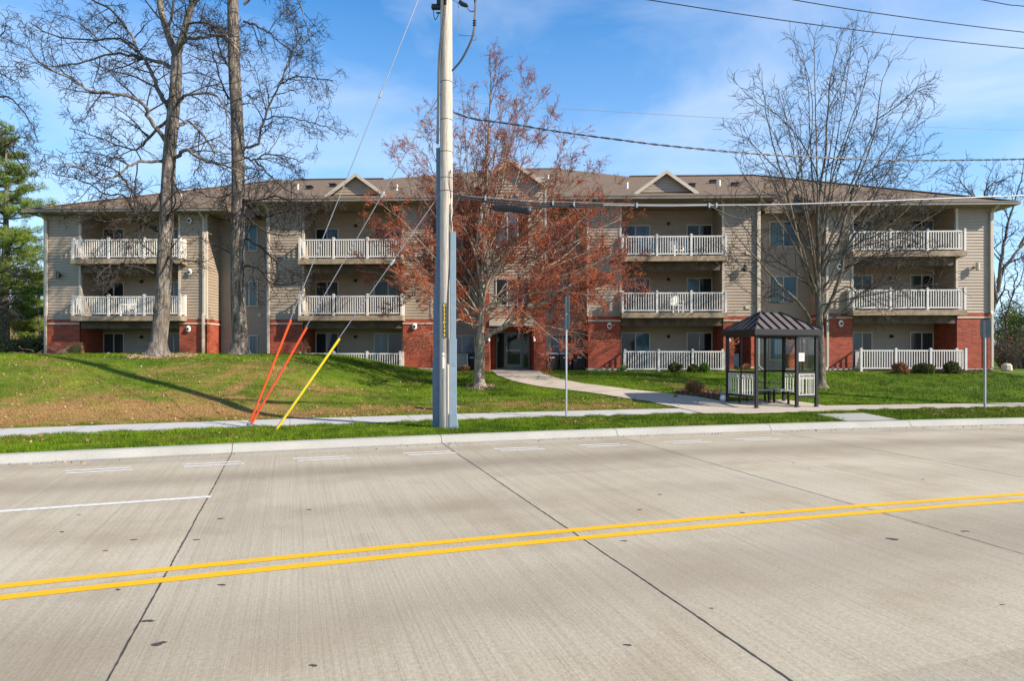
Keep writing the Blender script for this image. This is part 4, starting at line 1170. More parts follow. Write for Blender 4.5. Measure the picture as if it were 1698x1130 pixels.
# second oak
b2 = pick(397, 589.5); Y2 = b2.y
t = Tree(23, OAK)
tp = [(397,591),(398,560),(395,500),(394,400),(395,300),(393,200),(388,100),(386,0),(384,-100)]
path = [at(x, y, Y2) for x, y in tp]; path[0].z = b2.z-.1
t.limb(path, .34, .21, 18, 1, 4, sides=14, start=.3, kl=2.4); trunk_flare(t, b2, .34)
for pts, dy, r0, k in (
    ([(1148,690),(1210,675),(1225,600),(1255,500),(1310,390),(1360,280),(1395,180),(1385,90)], -2, .06, 26),
    ([(1230,560),(1300,545),(1400,560),(1490,580),(1560,610)], -1, .03, 14),
    ([(1310,390),(1400,360),(1480,370),(1560,375)], -1, .03, 12),
    ([(1140,100),(1200,120),(1270,160),(1350,230),(1420,260)], 2, .05, 16),
    ([(1148,740),(1190,750),(1260,720),(1350,740),(1420,760)], 2, .05, 14),
    ([(1090,480),(1040,400),(1010,300),(980,200)], 2, .05, 12),
    ([(1085,330),(1040,260),(1010,160),(960,60)], -2, .05, 12),
    ([(1140,20),(1210,-40),(1300,-60),(1400,10),(1430,110),(1470,170)], -1, .06, 16),
    ([(1095,250),(1050,180),(1000,170),(900,190)], 1, .04, 12),
    ([(1130,850),(1090,900),(1010,930),(930,900)], 1.5, .04, 12),
    ([(1130,930),(1200,940),(1290,920),(1400,960),(1500,975)], -2, .05, 22)):
    t.limb(zoomA(pts, Y2, dy=dy), r0, .016, k, 1, 4, wob=.04, big=r0 > .055, kl=1.9)
for pts, dy, k in (([(1140,180),(1200,240),(1260,300),(1330,330)], -2, 10),):
    t.limb(zoomA(pts, Y2, 2.69, 0, 200, dy), .045, .014, k, 1, 4, wob=.04, big=False, kl=1.4)
for pts, dy, k in (([(20,260),(80,330),(160,330),(250,300),(370,310)], -2, 20), ([(20,440),(90,480),(180,560),(260,610),(330,640)], -2.5, 18), ([(15,570),(80,580),(130,640),(190,660),(260,640)], -2, 14), ([(15,330),(100,400),(200,430),(280,420)], 2, 14)):
    t.limb(zoomA(pts, Y2, 2.825, 400, 240, dy), .05, .014, k, 1, 4, wob=.04, big=False, kl=1.5)
t.build('bare_oak_tree', 'tall bare oak with one straight thick trunk, right one of the two large oaks', b2, MAT['oak_bark'], MAT['oak_twig'], group='large bare oaks in front of the building')

# oak outside the left edge, only its outer twigs reach into the picture
t = Tree(31, OAK); Y0 = 25.0; b0 = Vector(((-70-CX)/F*Y0, Y0, 0)); b0.z = gz(b0.x, b0.y)
t.limb([b0-Vector((0,0,.1)), b0+Vector((0,0,4)), b0+Vector((.2,0,9)), b0+Vector((0,.1,15))], .36, .15, 16, 1, 5, sides=12, start=.4, kl=2.2); trunk_flare(t, b0, .36)
for pts, dy in (([(-70,230),(-30,180),(10,160),(50,200),(62,235)], -1), ([(-70,130),(-30,90),(0,60),(12,40)], 1), ([(-70,300),(-20,260),(15,240),(35,225)], 0), ([(-70,60),(-40,90),(0,120),(25,135)], -1), ([(-70,500),(-20,470),(5,450),(25,455)], -1), ([(-70,560),(-25,520),(0,510),(20,520)], 1), ([(-70,200),(-30,210),(20,250),(45,290)], 1)):
    t.limb([at(x, y, Y0+dy*i*.3) for i, (x, y) in enumerate(pts)], .06, .014, 14, 1, 4, wob=.03, big=False, kl=1.3)
t.build('bare_oak_tree', 'bare oak beyond the left edge with only its outer twigs in view', b0, MAT['oak_bark'], MAT['oak_twig'])

# red maple in bud
MAP = dict(ks=.55, ang=36, ratio=.5, minl=.25, maxl=[4,3.4,1.9,1.0,.5], thick=.016, seg=5, wig=.10, trop=[.05,.07,.05,.03,.03], tip=.0045, bigr=.035,
           levels=4, kids=[8,9,7,5], ref=[3,2.2,1.2,.6])
b3 = pick(795, 643); Y3 = b3.y; t = Tree(41, MAP)
path = [at(x, y, Y3) for x, y in ((795,645),(795,610),(796,580),(797,555),(798,510),(800,450),(803,380),(806,300),(809,240),(812,180),(814,128))]
path[0].z = b3.z-.1
fl = t.limb(path[:4], .215, .19, 0, 1, 4, sides=12); trunk_flare(t, b3, .215, .35)
t.limb(path[3:], .15, .012, 34, 1, 4, sides=8, start=.12, kl=3.0)
# zoom3 coordinates: px = 660 + x/2.69, py = 240 + y/2.69
for pts, dy, r0, k in (
    ([(365,885),(420,840),(490,805),(560,740),(650,705),(730,640),(800,575),(900,520),(980,480)], -1.2, .12, 30),
    ([(560,740),(600,650),(640,560),(700,480),(760,400),(830,310)], .8, .06, 20),
    ([(360,800),(330,740),(320,620),(325,500),(330,380),(300,250),(290,120)], 1.2, .07, 22),
    ([(375,780),(390,650),(440,540),(520,440),(600,330),(700,210),(790,90)], -1.5, .07, 26),
    ([(375,700),(420,600),(500,520),(620,440),(720,350),(860,220)], 2.0, .06, 24),
    ([(350,820),(300,740),(220,640),(120,560),(40,470),(-20,390)], -1.5, .05, 20),
    ([(360,760),(300,640),(240,500),(180,380),(100,260),(40,180)], 1.5, .055, 22),
    ([(370,640),(350,500),(360,350),(400,200),(430,60),(450,-60),(470,-180)], -2, .06, 24),
    ([(375,620),(400,480),(470,330),(520,180),(570,40),(600,-40)], 1.6, .06, 22),
    ([(365,560),(320,420),(250,300),(180,180),(130,60),(80,0)], -.5, .05, 20),
    ([(375,500),(380,380),(450,230),(480,80),(520,-80),(540,-130)], .5, .045, 18),
    ([(640,700),(720,660),(800,640),(880,640),(960,600)], -1, .035, 16),
    ([(480,805),(540,800),(620,760),(700,740),(780,720),(860,690)], -1.5, .03, 14),
    ([(350,780),(290,760),(220,700),(140,680),(60,650)], -2, .03, 14),
    ([(700,660),(790,620),(870,560),(960,520),(1040,540)], 1.4, .03, 14),
    ([(640,560),(740,500),(830,420),(930,360),(1000,330)], 1.4, .04, 16),
    ([(370,700),(300,560),(200,460),(90,420),(-40,380)], 2.0, .04, 16)):
    t.limb(zoomA(pts, Y3, 2.69, 660, 240, dy), r0, .010, k, 1, 4, wob=.02, big=r0 > .035, kl=1.9)
rf_ = random.Random(77)
for i, (ox, oy) in enumerate(((655,255),(690,205),(722,185),(765,150),(870,125),(893,150),(922,190),(950,235),(985,272),(1012,305),(1040,350),(1052,420),(1040,490),(1000,560),(622,330),(640,395),(612,450),(648,510),(700,560),(945,585),(720,300),(900,300),(760,240),(850,220),(960,420),(700,420),(980,350),(930,500),(590,370),(740,470),(1020,400),(670,470))):
    sy = rf_.uniform(470, 550) if oy > 300 else rf_.uniform(380, 520)
    dy = rf_.uniform(-2.6, 2.6); sx = 797+(550-sy)*.05; mx_, my_ = sx+(ox-sx)*.45, sy+(oy-sy)*.45-(18 if oy > 300 else 0)+0
    t.limb([at(sx, sy, Y3), at(sx+(mx_-sx)*.5+rf_.uniform(-6,6), sy+(my_-sy)*.6, Y3+dy*.3), at(mx_+rf_.uniform(-8,8), my_, Y3+dy*.6), at(sx+(ox-sx)*.75+rf_.uniform(-8,8), sy+(oy-sy)*.76-6, Y3+dy*.9), at(ox, oy, Y3+dy)],
           .038, .007, 20, 1, 4, wob=.02, big=True, kl=1.5, start=.25)
om = t.build('red_maple_tree', 'young red maple with forked pale trunk and red budding twigs in front of the entrance', b3, MAT['maple_bark'], MAT['maple_twig'])
bud = []
rb = random.Random(4)
for pth in t.tips:
    for k in range(len(pth)-1):
        if rb.random() < (.62 if pth[k].z < 8.3 else .26): bud.append(pth[k].lerp(pth[k+1], rb.random()))
leaf_cloud('buds', [tuple(p) for p in bud], .055, 4, .022, MAT['buds'], om, 5, .55, tuple(b3))
print('maple buds', len(bud), 'verts', len(t.small.v))

# right hand tree: many rising stems
ASH = dict(ks=.55, ang=36, ratio=.5, minl=.35, maxl=[4,3.4,2.2,1.3,.7], thick=.015, seg=5, wig=.055, wl=.05, trop=[.03,.015,.01,.01,.01], tip=.0062, bigr=.028,
           levels=4, kids=[6,7,4,2], ref=[3,2.2,1.2,.6])
b4 = pick(1361, 643); Y4 = b4.y; t = Tree(57, ASH)
pth = [at(x, y, Y4) for x, y in ((1361,645),(1361,610),(1360,570),(1359,535),(1357,505),(1356,470))]; pth[0].z = b4.z-.1
t.limb(pth, .205, .105, 0, 1, 4, sides=12); trunk_flare(t, b4, .205, .35)
def zr_(pts): return [(1170+x/4.707, 300+y/4.707) for x, y in pts]     # lower enlargement
def zt_(pts): return [(1100+x/2.824, y/2.824) for x, y in pts]         # upper enlargement
for pts, dy, r0, k in (
    (zr_([(880,960),(880,720),(890,420),(880,180)])+zt_([(735,880),(760,700),(770,520),(790,330),(850,120)]), -.8, .11, 34),
    (zr_([(850,880),(800,760),(740,560),(690,330),(650,160)])+zt_([(570,860),(520,700),(480,520),(460,330)]), -1.5, .09, 30),
    (zr_([(790,540),(720,380),(640,100)])+zt_([(600,880),(680,700),(700,520),(680,360),(610,200)]), 1.2, .05, 24),
    (zr_([(900,780),(960,640),(1040,470),(1090,290),(1160,60)])+zt_([(880,900),(960,720),(1000,560),(1020,400),(1060,290)]), .8, .085, 28),
    (zr_([(920,1060),(1000,880),(1060,700),(1090,540),(1200,380),(1290,200)])+zt_([(1000,900),(1080,760),(1180,600),(1230,560)]), -1.2, .08, 26),
    (zr_([(1040,470),(1130,330),(1250,190),(1340,20)])+zt_([(980,800),(1060,660),(1130,520),(1190,410)]), 1.8, .05, 22),
    (zr_([(820,1110),(780,1020),(700,920),(590,830),(480,700),(380,590),(290,490),(150,320),(100,230)]), -2, .075, 20),
    (zr_([(680,950),(560,870),(420,770),(300,680),(170,570),(20,480)]), -1.8, .035, 14),
    (zr_([(770,760),(640,680),(540,610),(420,510),(330,400),(240,260),(200,60)]), 2.0, .04, 16),
    (zr_([(660,950),(520,950),(420,920),(300,850),(180,740),(80,630)]), -2.5, .025, 10),
    (zr_([(1000,880),(1100,830),(1180,880),(1280,950),(1365,1000)]), -1.5, .03, 12),
    (zr_([(1090,540),(1180,490),(1300,440),(1400,400),(1520,380)]), -2, .04, 18),
    (zr_([(940,1100),(1060,1030),(1170,910),(1260,860),(1400,790),(1560,720)]), -2, .045, 22),
    (zr_([(1010,860),(1130,670),(1250,600),(1400,590),(1560,560)]), 1.5, .04, 22),
    (zr_([(1090,680),(1200,640),(1320,660),(1450,620),(1600,600)]), -2.5, .035, 24),
    (zr_([(1200,380),(1330,330),(1460,260),(1640,240)]), -1, .03, 20),
    (zr_([(840,600),(800,420),(800,180),(760,0)])+zt_([(640,700),(600,560),(560,420)]), 1.5, .04, 20),
    (zr_([(890,420),(950,160),(1000,-60)])+zt_([(830,700),(880,560),(940,400),(960,280)]), -2, .045, 22),
    (zt_([(735,880),(680,720),(560,560),(440,480),(360,410)]), 1.5, .03, 16),
    (zt_([(540,800),(460,720),(390,650),(320,630)]), -1.5, .025, 12),
    (zt_([(900,850),(1000,780),(1120,740),(1250,720)]), 1.5, .03, 18),
    (zt_([(770,520),(830,400),(880,240),(940,160)]), 1.0, .025, 12),
    (zt_([(1000,560),(1090,500),(1160,440),(1190,410)]), -1.0, .025, 12)):
    n = len(pts)
    t.limb([at(x, y, Y4+dy*i/(n-1)) for i, (x, y) in enumerate(pts)], r0, .009, k, 1, 4, wob=.02, big=r0 > .035, kl=1.5)
rf_ = random.Random(78)
for i, (ox, oy) in enumerate(((1240,230),(1225,280),(1262,180),(1290,150),(1330,80),(1350,60),(1410,70),(1440,110),(1480,170),(1510,200),(1535,250),(1545,290),(1520,330),(1490,290),(1450,220),(1390,140),(1310,200),(1280,300),(1560,350),(1500,390),(1540,420),(1560,470),(1230,420))):
    sy = rf_.uniform(430, 510); dy = rf_.uniform(-2.6, 2.6); sx = 1357
    t.limb([at(sx, sy, Y4), at(sx+(ox-sx)*.22, sy+(oy-sy)*.30, Y4+dy*.3), at(sx+(ox-sx)*.5, sy+(oy-sy)*.58, Y4+dy*.6), at(sx+(ox-sx)*.78+rf_.uniform(-6,6), sy+(oy-sy)*.82, Y4+dy*.85), at(ox, oy, Y4+dy)],
           .045, .008, 18, 1, 4, wob=.02, big=True, kl=1.5, start=.3)
t.build('bare_tree', 'bare spreading tree with many rising stems behind the bus shelter', b4, MAT['ash_bark'], MAT['ash_twig'])
print('ash', len(t.small.v))

# bare trees far right, behind the corner of the building
FARO = dict(OAK); FARO['levels'] = 3; FARO['tip'] = .011; FARO['minl'] = .5; FARO['maxl'] = [6,4,2.2,1.2]; FARO['wig'] = .17; FARO['kids'] = [6,6,4,3]; FARO['trop'] = [0,.04,.03,.03]
def far_tree(seed, base, label, stems, r0, name='bare_tree', grp=None, par=FARO, kl=2.5, bark='oak_bark'):
    t = Tree(seed, par)
    for k, (pts, rr, kids) in enumerate(stems):
        t.limb([Vector(p) for p in pts], rr, .02, kids, 1, 4, wob=.06, big=rr > .08, kl=kl, start=.2)
    return t.build(name, label, base, MAT[bark], MAT['oak_twig'], group=grp)
Yb = 46.0; A = lambda x, y, Y=46.0: at(x, y, Y)
bb = Vector(((1640-CX)/F*Yb, Yb, 0)); bb.z = gz(bb.x, bb.y)
far_tree(71, bb, 'bare oak behind the right corner of the building with crooked branches over the roof', (
    ([bb, A(1642,540), A(1650,500), A(1656,470)], .30, 2),
    ([A(1656,470), A(1668,440), A(1688,415), A(1715,380), A(1740,330)], .17, 16),
    ([A(1654,485), A(1662,420), A(1672,370), A(1690,310), A(1698,270)], .14, 18),
    ([A(1690,410), A(1720,350), A(1725,300)], .09, 12),
    ([A(1652,500), A(1640,400), A(1640,345), A(1655,300)], .12, 14),
    ([A(1642,400), A(1625,340), A(1600,310), A(1590,290)], .09, 14),
    ([A(1625,345), A(1640,310), A(1680,290)], .07, 10),
    ([A(1652,505), A(1668,480), A(1680,500), A(1700,490)], .06, 8)), .3, grp='bare trees behind the right end of the building')
Yb2 = 36.0; B = lambda x, y: at(x, y, 36.0); b_ = Vector(((1683-CX)/F*Yb2, Yb2, 0)); b_.z = gz(b_.x, b_.y)
t = far_tree(72, b_, 'slender bare sapling with pale trunk beside the right corner of the building', (
    ([b_, B(1680,590), B(1672,560), B(1668,530), B(1678,490), B(1686,460), B(1682,430)], .07, 12),
    ([B(1668,535), B(1660,500), B(1665,470)], .03, 6), ([B(1678,490), B(1695,460), B(1700,440)], .03, 7)), .1, grp='bare trees behind the right end of the building', kl=.9, bark='maple_bark')

# brambles and bushes at the right edge
def bush(px, Y, w_, h, label, seed, mat='shrub_green', name='bush', per=3000, size=.06, leafy=1.0, group=None, tw=60, depth=.8):
    x = (px-CX)/F*Y; z = gz(x, Y); o = thing(name, label, 'bush', (x, Y, z), 0, group); r = random.Random(seed); m = MB(); cs = []
    for i in range(tw):
        a = r.uniform(0, 2*pi); q = w_*r.uniform(.15, 1); top = Vector((q*cos(a), q*sin(a)*depth, h*r.uniform(.45, 1)*(1-.3*(q/w_)**2)))
        s0 = Vector((q*.25*cos(a), q*.25*sin(a), -.05)); mid = (s0+top)/2 + Vector((r.gauss(0,.12), r.gauss(0,.12), .15))*h*.3
        pth_ = interp_path([s0, mid, top], 3); m.tube(pth_, [.016-.011*j/6 for j in range(len(pth_))], 3, False); cs.append(tuple(top)); cs.append(tuple(mid))
        for j in range(5):
            k = r.randint(2, len(pth_)-1); e = pth_[k]+Vector((r.gauss(0,.3), r.gauss(0,.3), r.uniform(0,.5)))*h*.3
            m.tube([pth_[k], (pth_[k]+e)/2+Vector((r.gauss(0,.03), r.gauss(0,.03), .03)), e], [.007,.006,.005], 3, False)
    m.build('stem', MAT['ash_twig'], o)
    if leafy: leaf_cloud('foliage', cs, .22*max(w_, h*.5), max(1, int(per*leafy/len(cs))), size, MAT[mat], o, seed, .4)
    return o
bush(1672, 34.5, 1.2, 1.9, 'tangled leafless bramble beside the right downspout', 1, 'shrub_brown', leafy=.12, tw=110, group='bushes beyond the right end of the building')
bush(1700, 36.0, 1.6, 2.4, 'tall olive bramble thicket at the right edge', 2, 'shrub_green', leafy=.35, tw=130, group='bushes beyond the right end of the building')
bush(1695, 44.0, 2.2, 4.6, 'rounded green cedar bush behind the brambles at the right edge', 3, 'needles', leafy=3.2, per=6000, tw=60, size=.07, group='bushes beyond the right end of the building')
bush(1668, 48.0, 1.8, 2.8, 'low green bush between the building corner and the cedar', 4, 'shrub_green', leafy=1.6, per=4000, tw=50, group='bushes beyond the right end of the building')
p_ = wpos(1669, -.2); o = thing('stone_block', 'small tan stone block beside the right corner of the building', 'stone', p_)
MB().lathe([(.20,0),(.24,.05),(.22,.28),(.15,.36),(.05,.38)], (0,0,0), 9).build('stone_cap', MAT['stone'], o)

# evergreen at the left edge
def conifer(name, label, x, Y, H, spread, seed, mat, dens=1.0, z0=1.2, group=None, size=.10, sparse=0.0):
    z = gz(x, Y); o = thing(name, label, 'tree', (x, Y, z), 0, group); r = random.Random(seed); m = MB(); br = MB(); C = []
    m.tube([(0,0,-.1),(0,0,H*.3),(.1,0,H*.7),(.05,0,H*.98)], [.28,.22,.11,.03], 10, False); m.build('trunk', MAT['oak_bark'], o, True)
    zz = z0
    while zz < H:
        f = (zz-z0)/(H-z0); L0 = spread*(1-f**1.25)*(.62+.38*min(1, f*4)) + .3
        for k in range(r.randint(4, 6)):
            a = r.uniform(0, 2*pi); ln = L0*r.uniform(.55, 1.12)
            if r.random() < sparse: continue
            pts = []
            for j in range(6):
                t_ = j/5; pts.append(Vector((ln*t_*cos(a)+r.gauss(0,.05), ln*t_*sin(a)+r.gauss(0,.05), zz+ln*(.05*t_+.28*t_*t_)-.10*t_*ln)))
            br.tube(pts, [.045*(1-.8*j/5)+.006 for j in range(6)], 4, False)
            for j in range(int(7*ln*dens)+2):
                t_ = r.uniform(.25, 1.05); i = min(4, int(t_*5)); p = pts[i].lerp(pts[i+1], min(1, t_*5-i))
                sidev = Vector((-sin(a), cos(a), 0))*r.uniform(-1,1)*.32*ln*(1.15-t_*.6)
                C.append(tuple(p+sidev+Vector((0,0,r.uniform(-.05,.16)))))
        zz += .30+.12*r.random()
    br.build('branch', MAT['oak_twig'], o)
    leaf_cloud('needles', C, .24, 46, size, mat, o, seed, .09, up=.7)
    print(name, len(C)); return o
conifer('pine_tree', 'tall sunlit evergreen pine at the left edge beside the building', (8-CX)/F*38.5, 38.5, 13.9, 4.3, 3, MAT['needles'], .85, 1.6, size=.12, sparse=.22)
conifer('pine_tree', 'darker evergreen partly hidden behind the left end of the building', (-90-CX)/F*47, 47, 13.0, 3.4, 5, MAT['needles'], .9, .8, 'evergreens at the left', size=.14)
conifer('pine_tree', 'low dark evergreen behind the left corner of the building', (62-CX)/F*52, 52, 6.0, 2.8, 6, MAT['needles'], .9, .6, 'evergreens at the left', size=.13)
bush(14, 35.0, 1.8, 1.0, 'dark twiggy undergrowth below the pine at the left edge', 8, 'shrub_green', per=3500, leafy=.8, tw=80, group='undergrowth at the left')
bush(56, 36.5, 1.7, 1.1, 'dark undergrowth between the pine and the building', 9, 'shrub_green', per=3500, leafy=.9, tw=80, group='undergrowth at the left')
fb = MB(); rr_ = random.Random(8)
fbase = pick(18, 590.5)
o = thing('fallen_branch', 'pale fallen branches lying on the lawn under the pine', 'branch', tuple(fbase+Vector((0,2,0.0))))
for k in range(9):
    a = Vector((rr_.uniform(-.8,1.2), rr_.uniform(-.3,.3), rr_.uniform(0,.15))); pts = [a]
    d = Vector((rr_.uniform(-1,1), 0, rr_.uniform(.1,.6))).normalized()
    for j in range(5): d = (d+Vector((rr_.gauss(0,.35), rr_.gauss(0,.2), rr_.gauss(0,.25)))).normalized(); pts.append(pts[-1]+d*.16)
    fb.tube(pts, [.022-.003*j for j in range(6)], 5)
fb.build('wood', MAT['maple_twig'], o)

# ------------------------------------------------------------------ bus shelter
S0 = Vector((8.03, 20.85)); ud = Vector((.974, .225)).normalized(); SW, SD = 2.27, 1.70
zs = gz(9, 21.8)+.03
SH = thing('bus_shelter', 'dark metal bus shelter with hipped standing seam roof, glass walls and white lower panels', 'shelter', (S0.x, S0.y, zs), math.atan2(ud.y, ud.x))
DM = MAT['dark_metal']; HE = 2.40
MAT['shelter_roof'] = simple('bronze_roof', (.19,.15,.125), .35, .1, 2, metal=.25)
def sp(x, y, s=.045, h=HE, nm='post'): return MB().box(x-s,x+s,y-s,y+s,0,h).box(x-s-.03,x+s+.03,y-s-.03,y+s+.03,0,.015).build(nm, DM, SH)
xo = 1.52
for x, y in ((0,0),(xo,0),(SW,0),(0,SD),(SW,SD)): sp(x, y)
for x, y in ((.78,SD),(1.5,SD)): sp(x, y, .03)
fr = MB()
def rail(a, b, z, s=.03): fr.bar((*a, z), (*b, z), s*2, s*2)
e = .045
LEFT = ((0,e),(0,SD-e)); RIGHT = ((SW,e),(SW,SD-e)); BACK = ((e,SD),(SW-e,SD)); FRONT = ((xo+e,0),(SW-e,0))
for a, b in (LEFT, RIGHT, BACK, FRONT):
    for z in (1.15, .34, HE-.03): rail(a, b, z)
fr.box(-.025,.025,SD/2-.025,SD/2+.025,.34,HE-.05); fr.box(SW-.025,SW+.025,SD/2-.025,SD/2+.025,.34,HE-.05)
rail((e,0),(xo-e,0), HE-.03)
fr.build('frame', DM, SH)
def gl(p, q, z0, z1):
    MB().quad((*p,z0),(*q,z0),(*q,z1),(*p,z1)).build('glass_panel', MAT['glass'], SH)
gl((0,e),(0,SD/2-.03),1.18,HE-.06); gl((0,SD/2+.03),(0,SD-e),1.18,HE-.06)
gl((SW,e),(SW,SD/2-.03),1.18,HE-.06); gl((SW,SD/2+.03),(SW,SD-e),1.18,HE-.06)
for a, b in ((e,.75),(.81,1.47),(1.53,SW-e)): gl((a,SD),(b,SD),1.18,HE-.06); gl((a,SD),(b,SD),.37,1.12)
gl((xo+e,0),(SW-e,0),1.18,HE-.06)
def lower(p, q):
    """white decorative panel: bars with a row of small rings and crosses along the top"""
    m = MB(); P_ = Vector(p); Q_ = Vector(q); L_ = (Q_-P_).length; d = (Q_-P_)/L_
    V3 = lambda t, z: (P_.x+d.x*t, P_.y+d.y*t, z)
    for z in (.40, .95, 1.09): m.bar(V3(0,z), V3(L_,z), .03, .035)
    m.bar(V3(.02,.38), V3(.02,1.10), .035); m.bar(V3(L_-.02,.38), V3(L_-.02,1.10), .035)
    n = max(3, int(L_/.14))
    for i in range(1, n): 
        t = L_*i/n; m.bar(V3(t,.40), V3(t,.95), .022 if i % 2 else .032, .02)
    k = max(3, int(L_/.12))
    for i in range(k):
        t0 = .03+(L_-.06)*i/k; t1 = .03+(L_-.06)*(i+1)/k
        if i % 2: m.bar(V3(t0,.96), V3(t1,1.08), .018); m.bar(V3(t0,1.08), V3(t1,.96), .018)
        else:
            c = (t0+t1)/2
            pr = [V3(c+.045*cos(a), 1.02+.045*sin(a)) for a in [2*pi*j/10 for j in range(11)]]
            m.tube(pr, .009, 4)
    m.build('lower_panel', MAT['panel_paint'], SH)
lower((0,e+.02),(0,SD/2-.04)); lower((0,SD/2+.04),(0,SD-e-.02)); lower((SW,e+.02),(SW,SD/2-.04)); lower((SW,SD/2+.04),(SW,SD-e-.02)); lower((xo+e+.02,0),(SW-e-.02,0))
ov = .13; RZ = HE+.17; RH = .62
x0, x1, y0, y1 = -ov, SW+ov, -ov, SD+ov; ym = SD/2; rx0, rx1 = .72, 1.50
rf = MB(); 
rf.poly([(x0,y0,RZ),(x1,y0,RZ),(rx1,ym,RZ+RH),(rx0,ym,RZ+RH)]); rf.poly([(x1,y1,RZ),(x0,y1,RZ),(rx0,ym,RZ+RH),(rx1,ym,RZ+RH)])
rf.poly([(x0,y1,RZ),(x0,y0,RZ),(rx0,ym,RZ+RH)]); rf.poly([(x1,y0,RZ),(x1,y1,RZ),(rx1,ym,RZ+RH)])
rf.poly([(x0,y0,RZ-.01),(x0,y1,RZ-.01),(x1,y1,RZ-.01),(x1,y0,RZ-.01)])
rfo = rf.build('roof', MAT['shelter_roof'], SH)
fa = MB().box(x0-.02,x1+.02,y0-.02,y0+.02,HE-.01,RZ+.02).box(x0-.02,x1+.02,y1-.02,y1+.02,HE-.01,RZ+.02).box(x0-.02,x0+.02,y0+.02,y1-.02,HE-.01,RZ+.02).box(x1-.02,x1+.02,y0+.02,y1-.02,HE-.01,RZ+.02)
fa.build('fascia', DM, rfo)
sm = MB()
def seam(a, b): 
    n_ = Vector((0,0,.022)); sm.bar(Vector(a)+n_, Vector(b)+n_, .03, .055)
for i in range(1, 8):
    x = x0+(x1-x0)*i/8
    if rx0 <= x <= rx1: t_ = 1
    elif x < rx0: t_ = (x-x0)/(rx0-x0)
    else: t_ = (x1-x)/(x1-rx1)
    seam((x,y0,RZ),(x,y0+(ym-y0)*t_,RZ+RH*t_)); seam((x,y1,RZ),(x,y1-(y1-ym)*t_,RZ+RH*t_))
for i in range(1, 6):
    y = y0+(y1-y0)*i/6; t_ = 1-abs(y-ym)/(ym-y0)
    seam((x0,y,RZ),(x0+(rx0-x0)*t_,y,RZ+RH*t_)); seam((x1,y,RZ),(x1-(x1-rx1)*t_,y,RZ+RH*t_))
for c_, r_2 in (((x0,y0),rx0),((x0,y1),rx0),((x1,y0),rx1),((x1,y1),rx1)): seam((*c_,RZ),(r_2,ym,RZ+RH))
seam((rx0,ym,RZ+RH),(rx1,ym,RZ+RH))
sm.build('roof_seam', DM, rfo)  # real seams, coloured dark to stand in for the shadows they cast
# benches along the back and the right side
MB().box(.15,1.45,SD-.5,SD-.38,.47,.50).box(.15,1.45,SD-.36,SD-.24,.47,.50).box(.15,1.45,SD-.22,SD-.1,.47,.50).box(1.55,SW-.08,.9,SD-.1,.47,.505).build('bench_seat', MAT['grey_metal'], SH)
MB().box(.25,.31,SD-.34,SD-.28,0,.46).box(1.3,1.38,SD-.52,SD-.44,0,.46).box(1.62,1.68,SD-.34,SD-.28,0,.46).box(.15,1.45,SD-.45,SD-.39,.41,.468).box(1.9,1.96,.95,1.01,0,.46).build('bench_leg', DM, SH)
nn = MB().box(xo+.05,xo+.29,-.012,-.004,1.52,1.80).build('notice', MAT['paper'], SH)
MAT['ink'] = simple('red_ink', (.5,.12,.1), .8, .1)
ln_ = MB()
for i in range(5): ln_.box(xo+.08,xo+.26-.05*(i%2),-.0145,-.0125,1.74-i*.035,1.748-i*.035)
ln_.build('notice_text', MAT['ink'], nn)
MAT['sign_back'] = simple('aluminium_sign', (.20,.245,.255), .45, .08, 3, metal=.3)
# goose figurine beside it
gp = pick(1200.5, 666.5); g = thing('goose_figurine', 'white goose figurine with grey neck standing by the left post of the bus shelter', 'statue', tuple(gp), 2.6)
g.scale = (.8,.8,.8)
MB().ball((0,0,.16), .15, 14, 10, (1.25,.85,1.0)).ball((-.14,0,.22), .08, 10, 7, (1.4,.7,.8)).build('body', MAT['white'], g, True)
MB().tube(interp_path([(.08,0,.22),(.13,0,.34),(.10,0,.44),(.12,0,.50)], 4), [.065]*4+[.05]*4+[.04]*5, 8).ball((.13,0,.50), .055, 10, 7, (1.2,.9,.9)).build('neck', MAT['sign_back'], g, True)
MB().tube([(.17,0,.50),(.25,0,.485)], [.025,.008], 6).build('beak', MAT['orange'], g)
MB().box(-.12,.12,-.1,.1,-.02,.03).build('base', MAT['concrete_base'], g)

# ------------------------------------------------------------------ sign posts
def sign_post(px, py, Y, ztop, label, plates, facing):
    x = (px-CX)/F*Y; z = gz(x, Y)
    o = thing('street_sign', label, 'street sign', (x, Y, z), facing, 'road signs seen nearly edge on')
    m = MB(); h = ztop-z; m.box(-.028,-.02,-.035,.035,-.1,h-.02).box(-.02,.012,-.035,-.027,-.1,h-.02).box(-.02,.012,.027,.035,-.1,h-.02)
    m.build('post', MAT['grey_metal'], o)
    hl = MB(); zz = .1
    while zz < h-.1: hl.box(-.0285,-.0279,-.006,.006,zz,zz+.018); zz += .05
    hl.build('post_holes', MAT['black_plastic'], o)
    for (z0, z1, w_, mat) in plates:
        pl_ = MB(); n = 8; r = .05; pts = []
        for cx_, cz_, a0 in ((w_/2-r, z1-r, 0), (-w_/2+r, z1-r, 90), (-w_/2+r, z0+r, 180), (w_/2-r, z0+r, 270)):
            for k in range(5):
                a = radians(a0+k*22.5); pts.append((cx_+r*cos(a), cz_+r*sin(a)))
        A_ = [(.014, p[0], p[1]-z) for p in pts]; B_ = [(.018, p[0], p[1]-z) for p in pts]; k = len(A_)
        pl_.v = A_+B_; pl_.f = [tuple(reversed(range(k))), tuple(range(k, 2*k))]+[(i, (i+1)%k, k+(i+1)%k, k+i) for i in range(k)]
        pl_.build('sign_plate', mat, o)
z1_ = EYE+(HY-491)*18.1/F
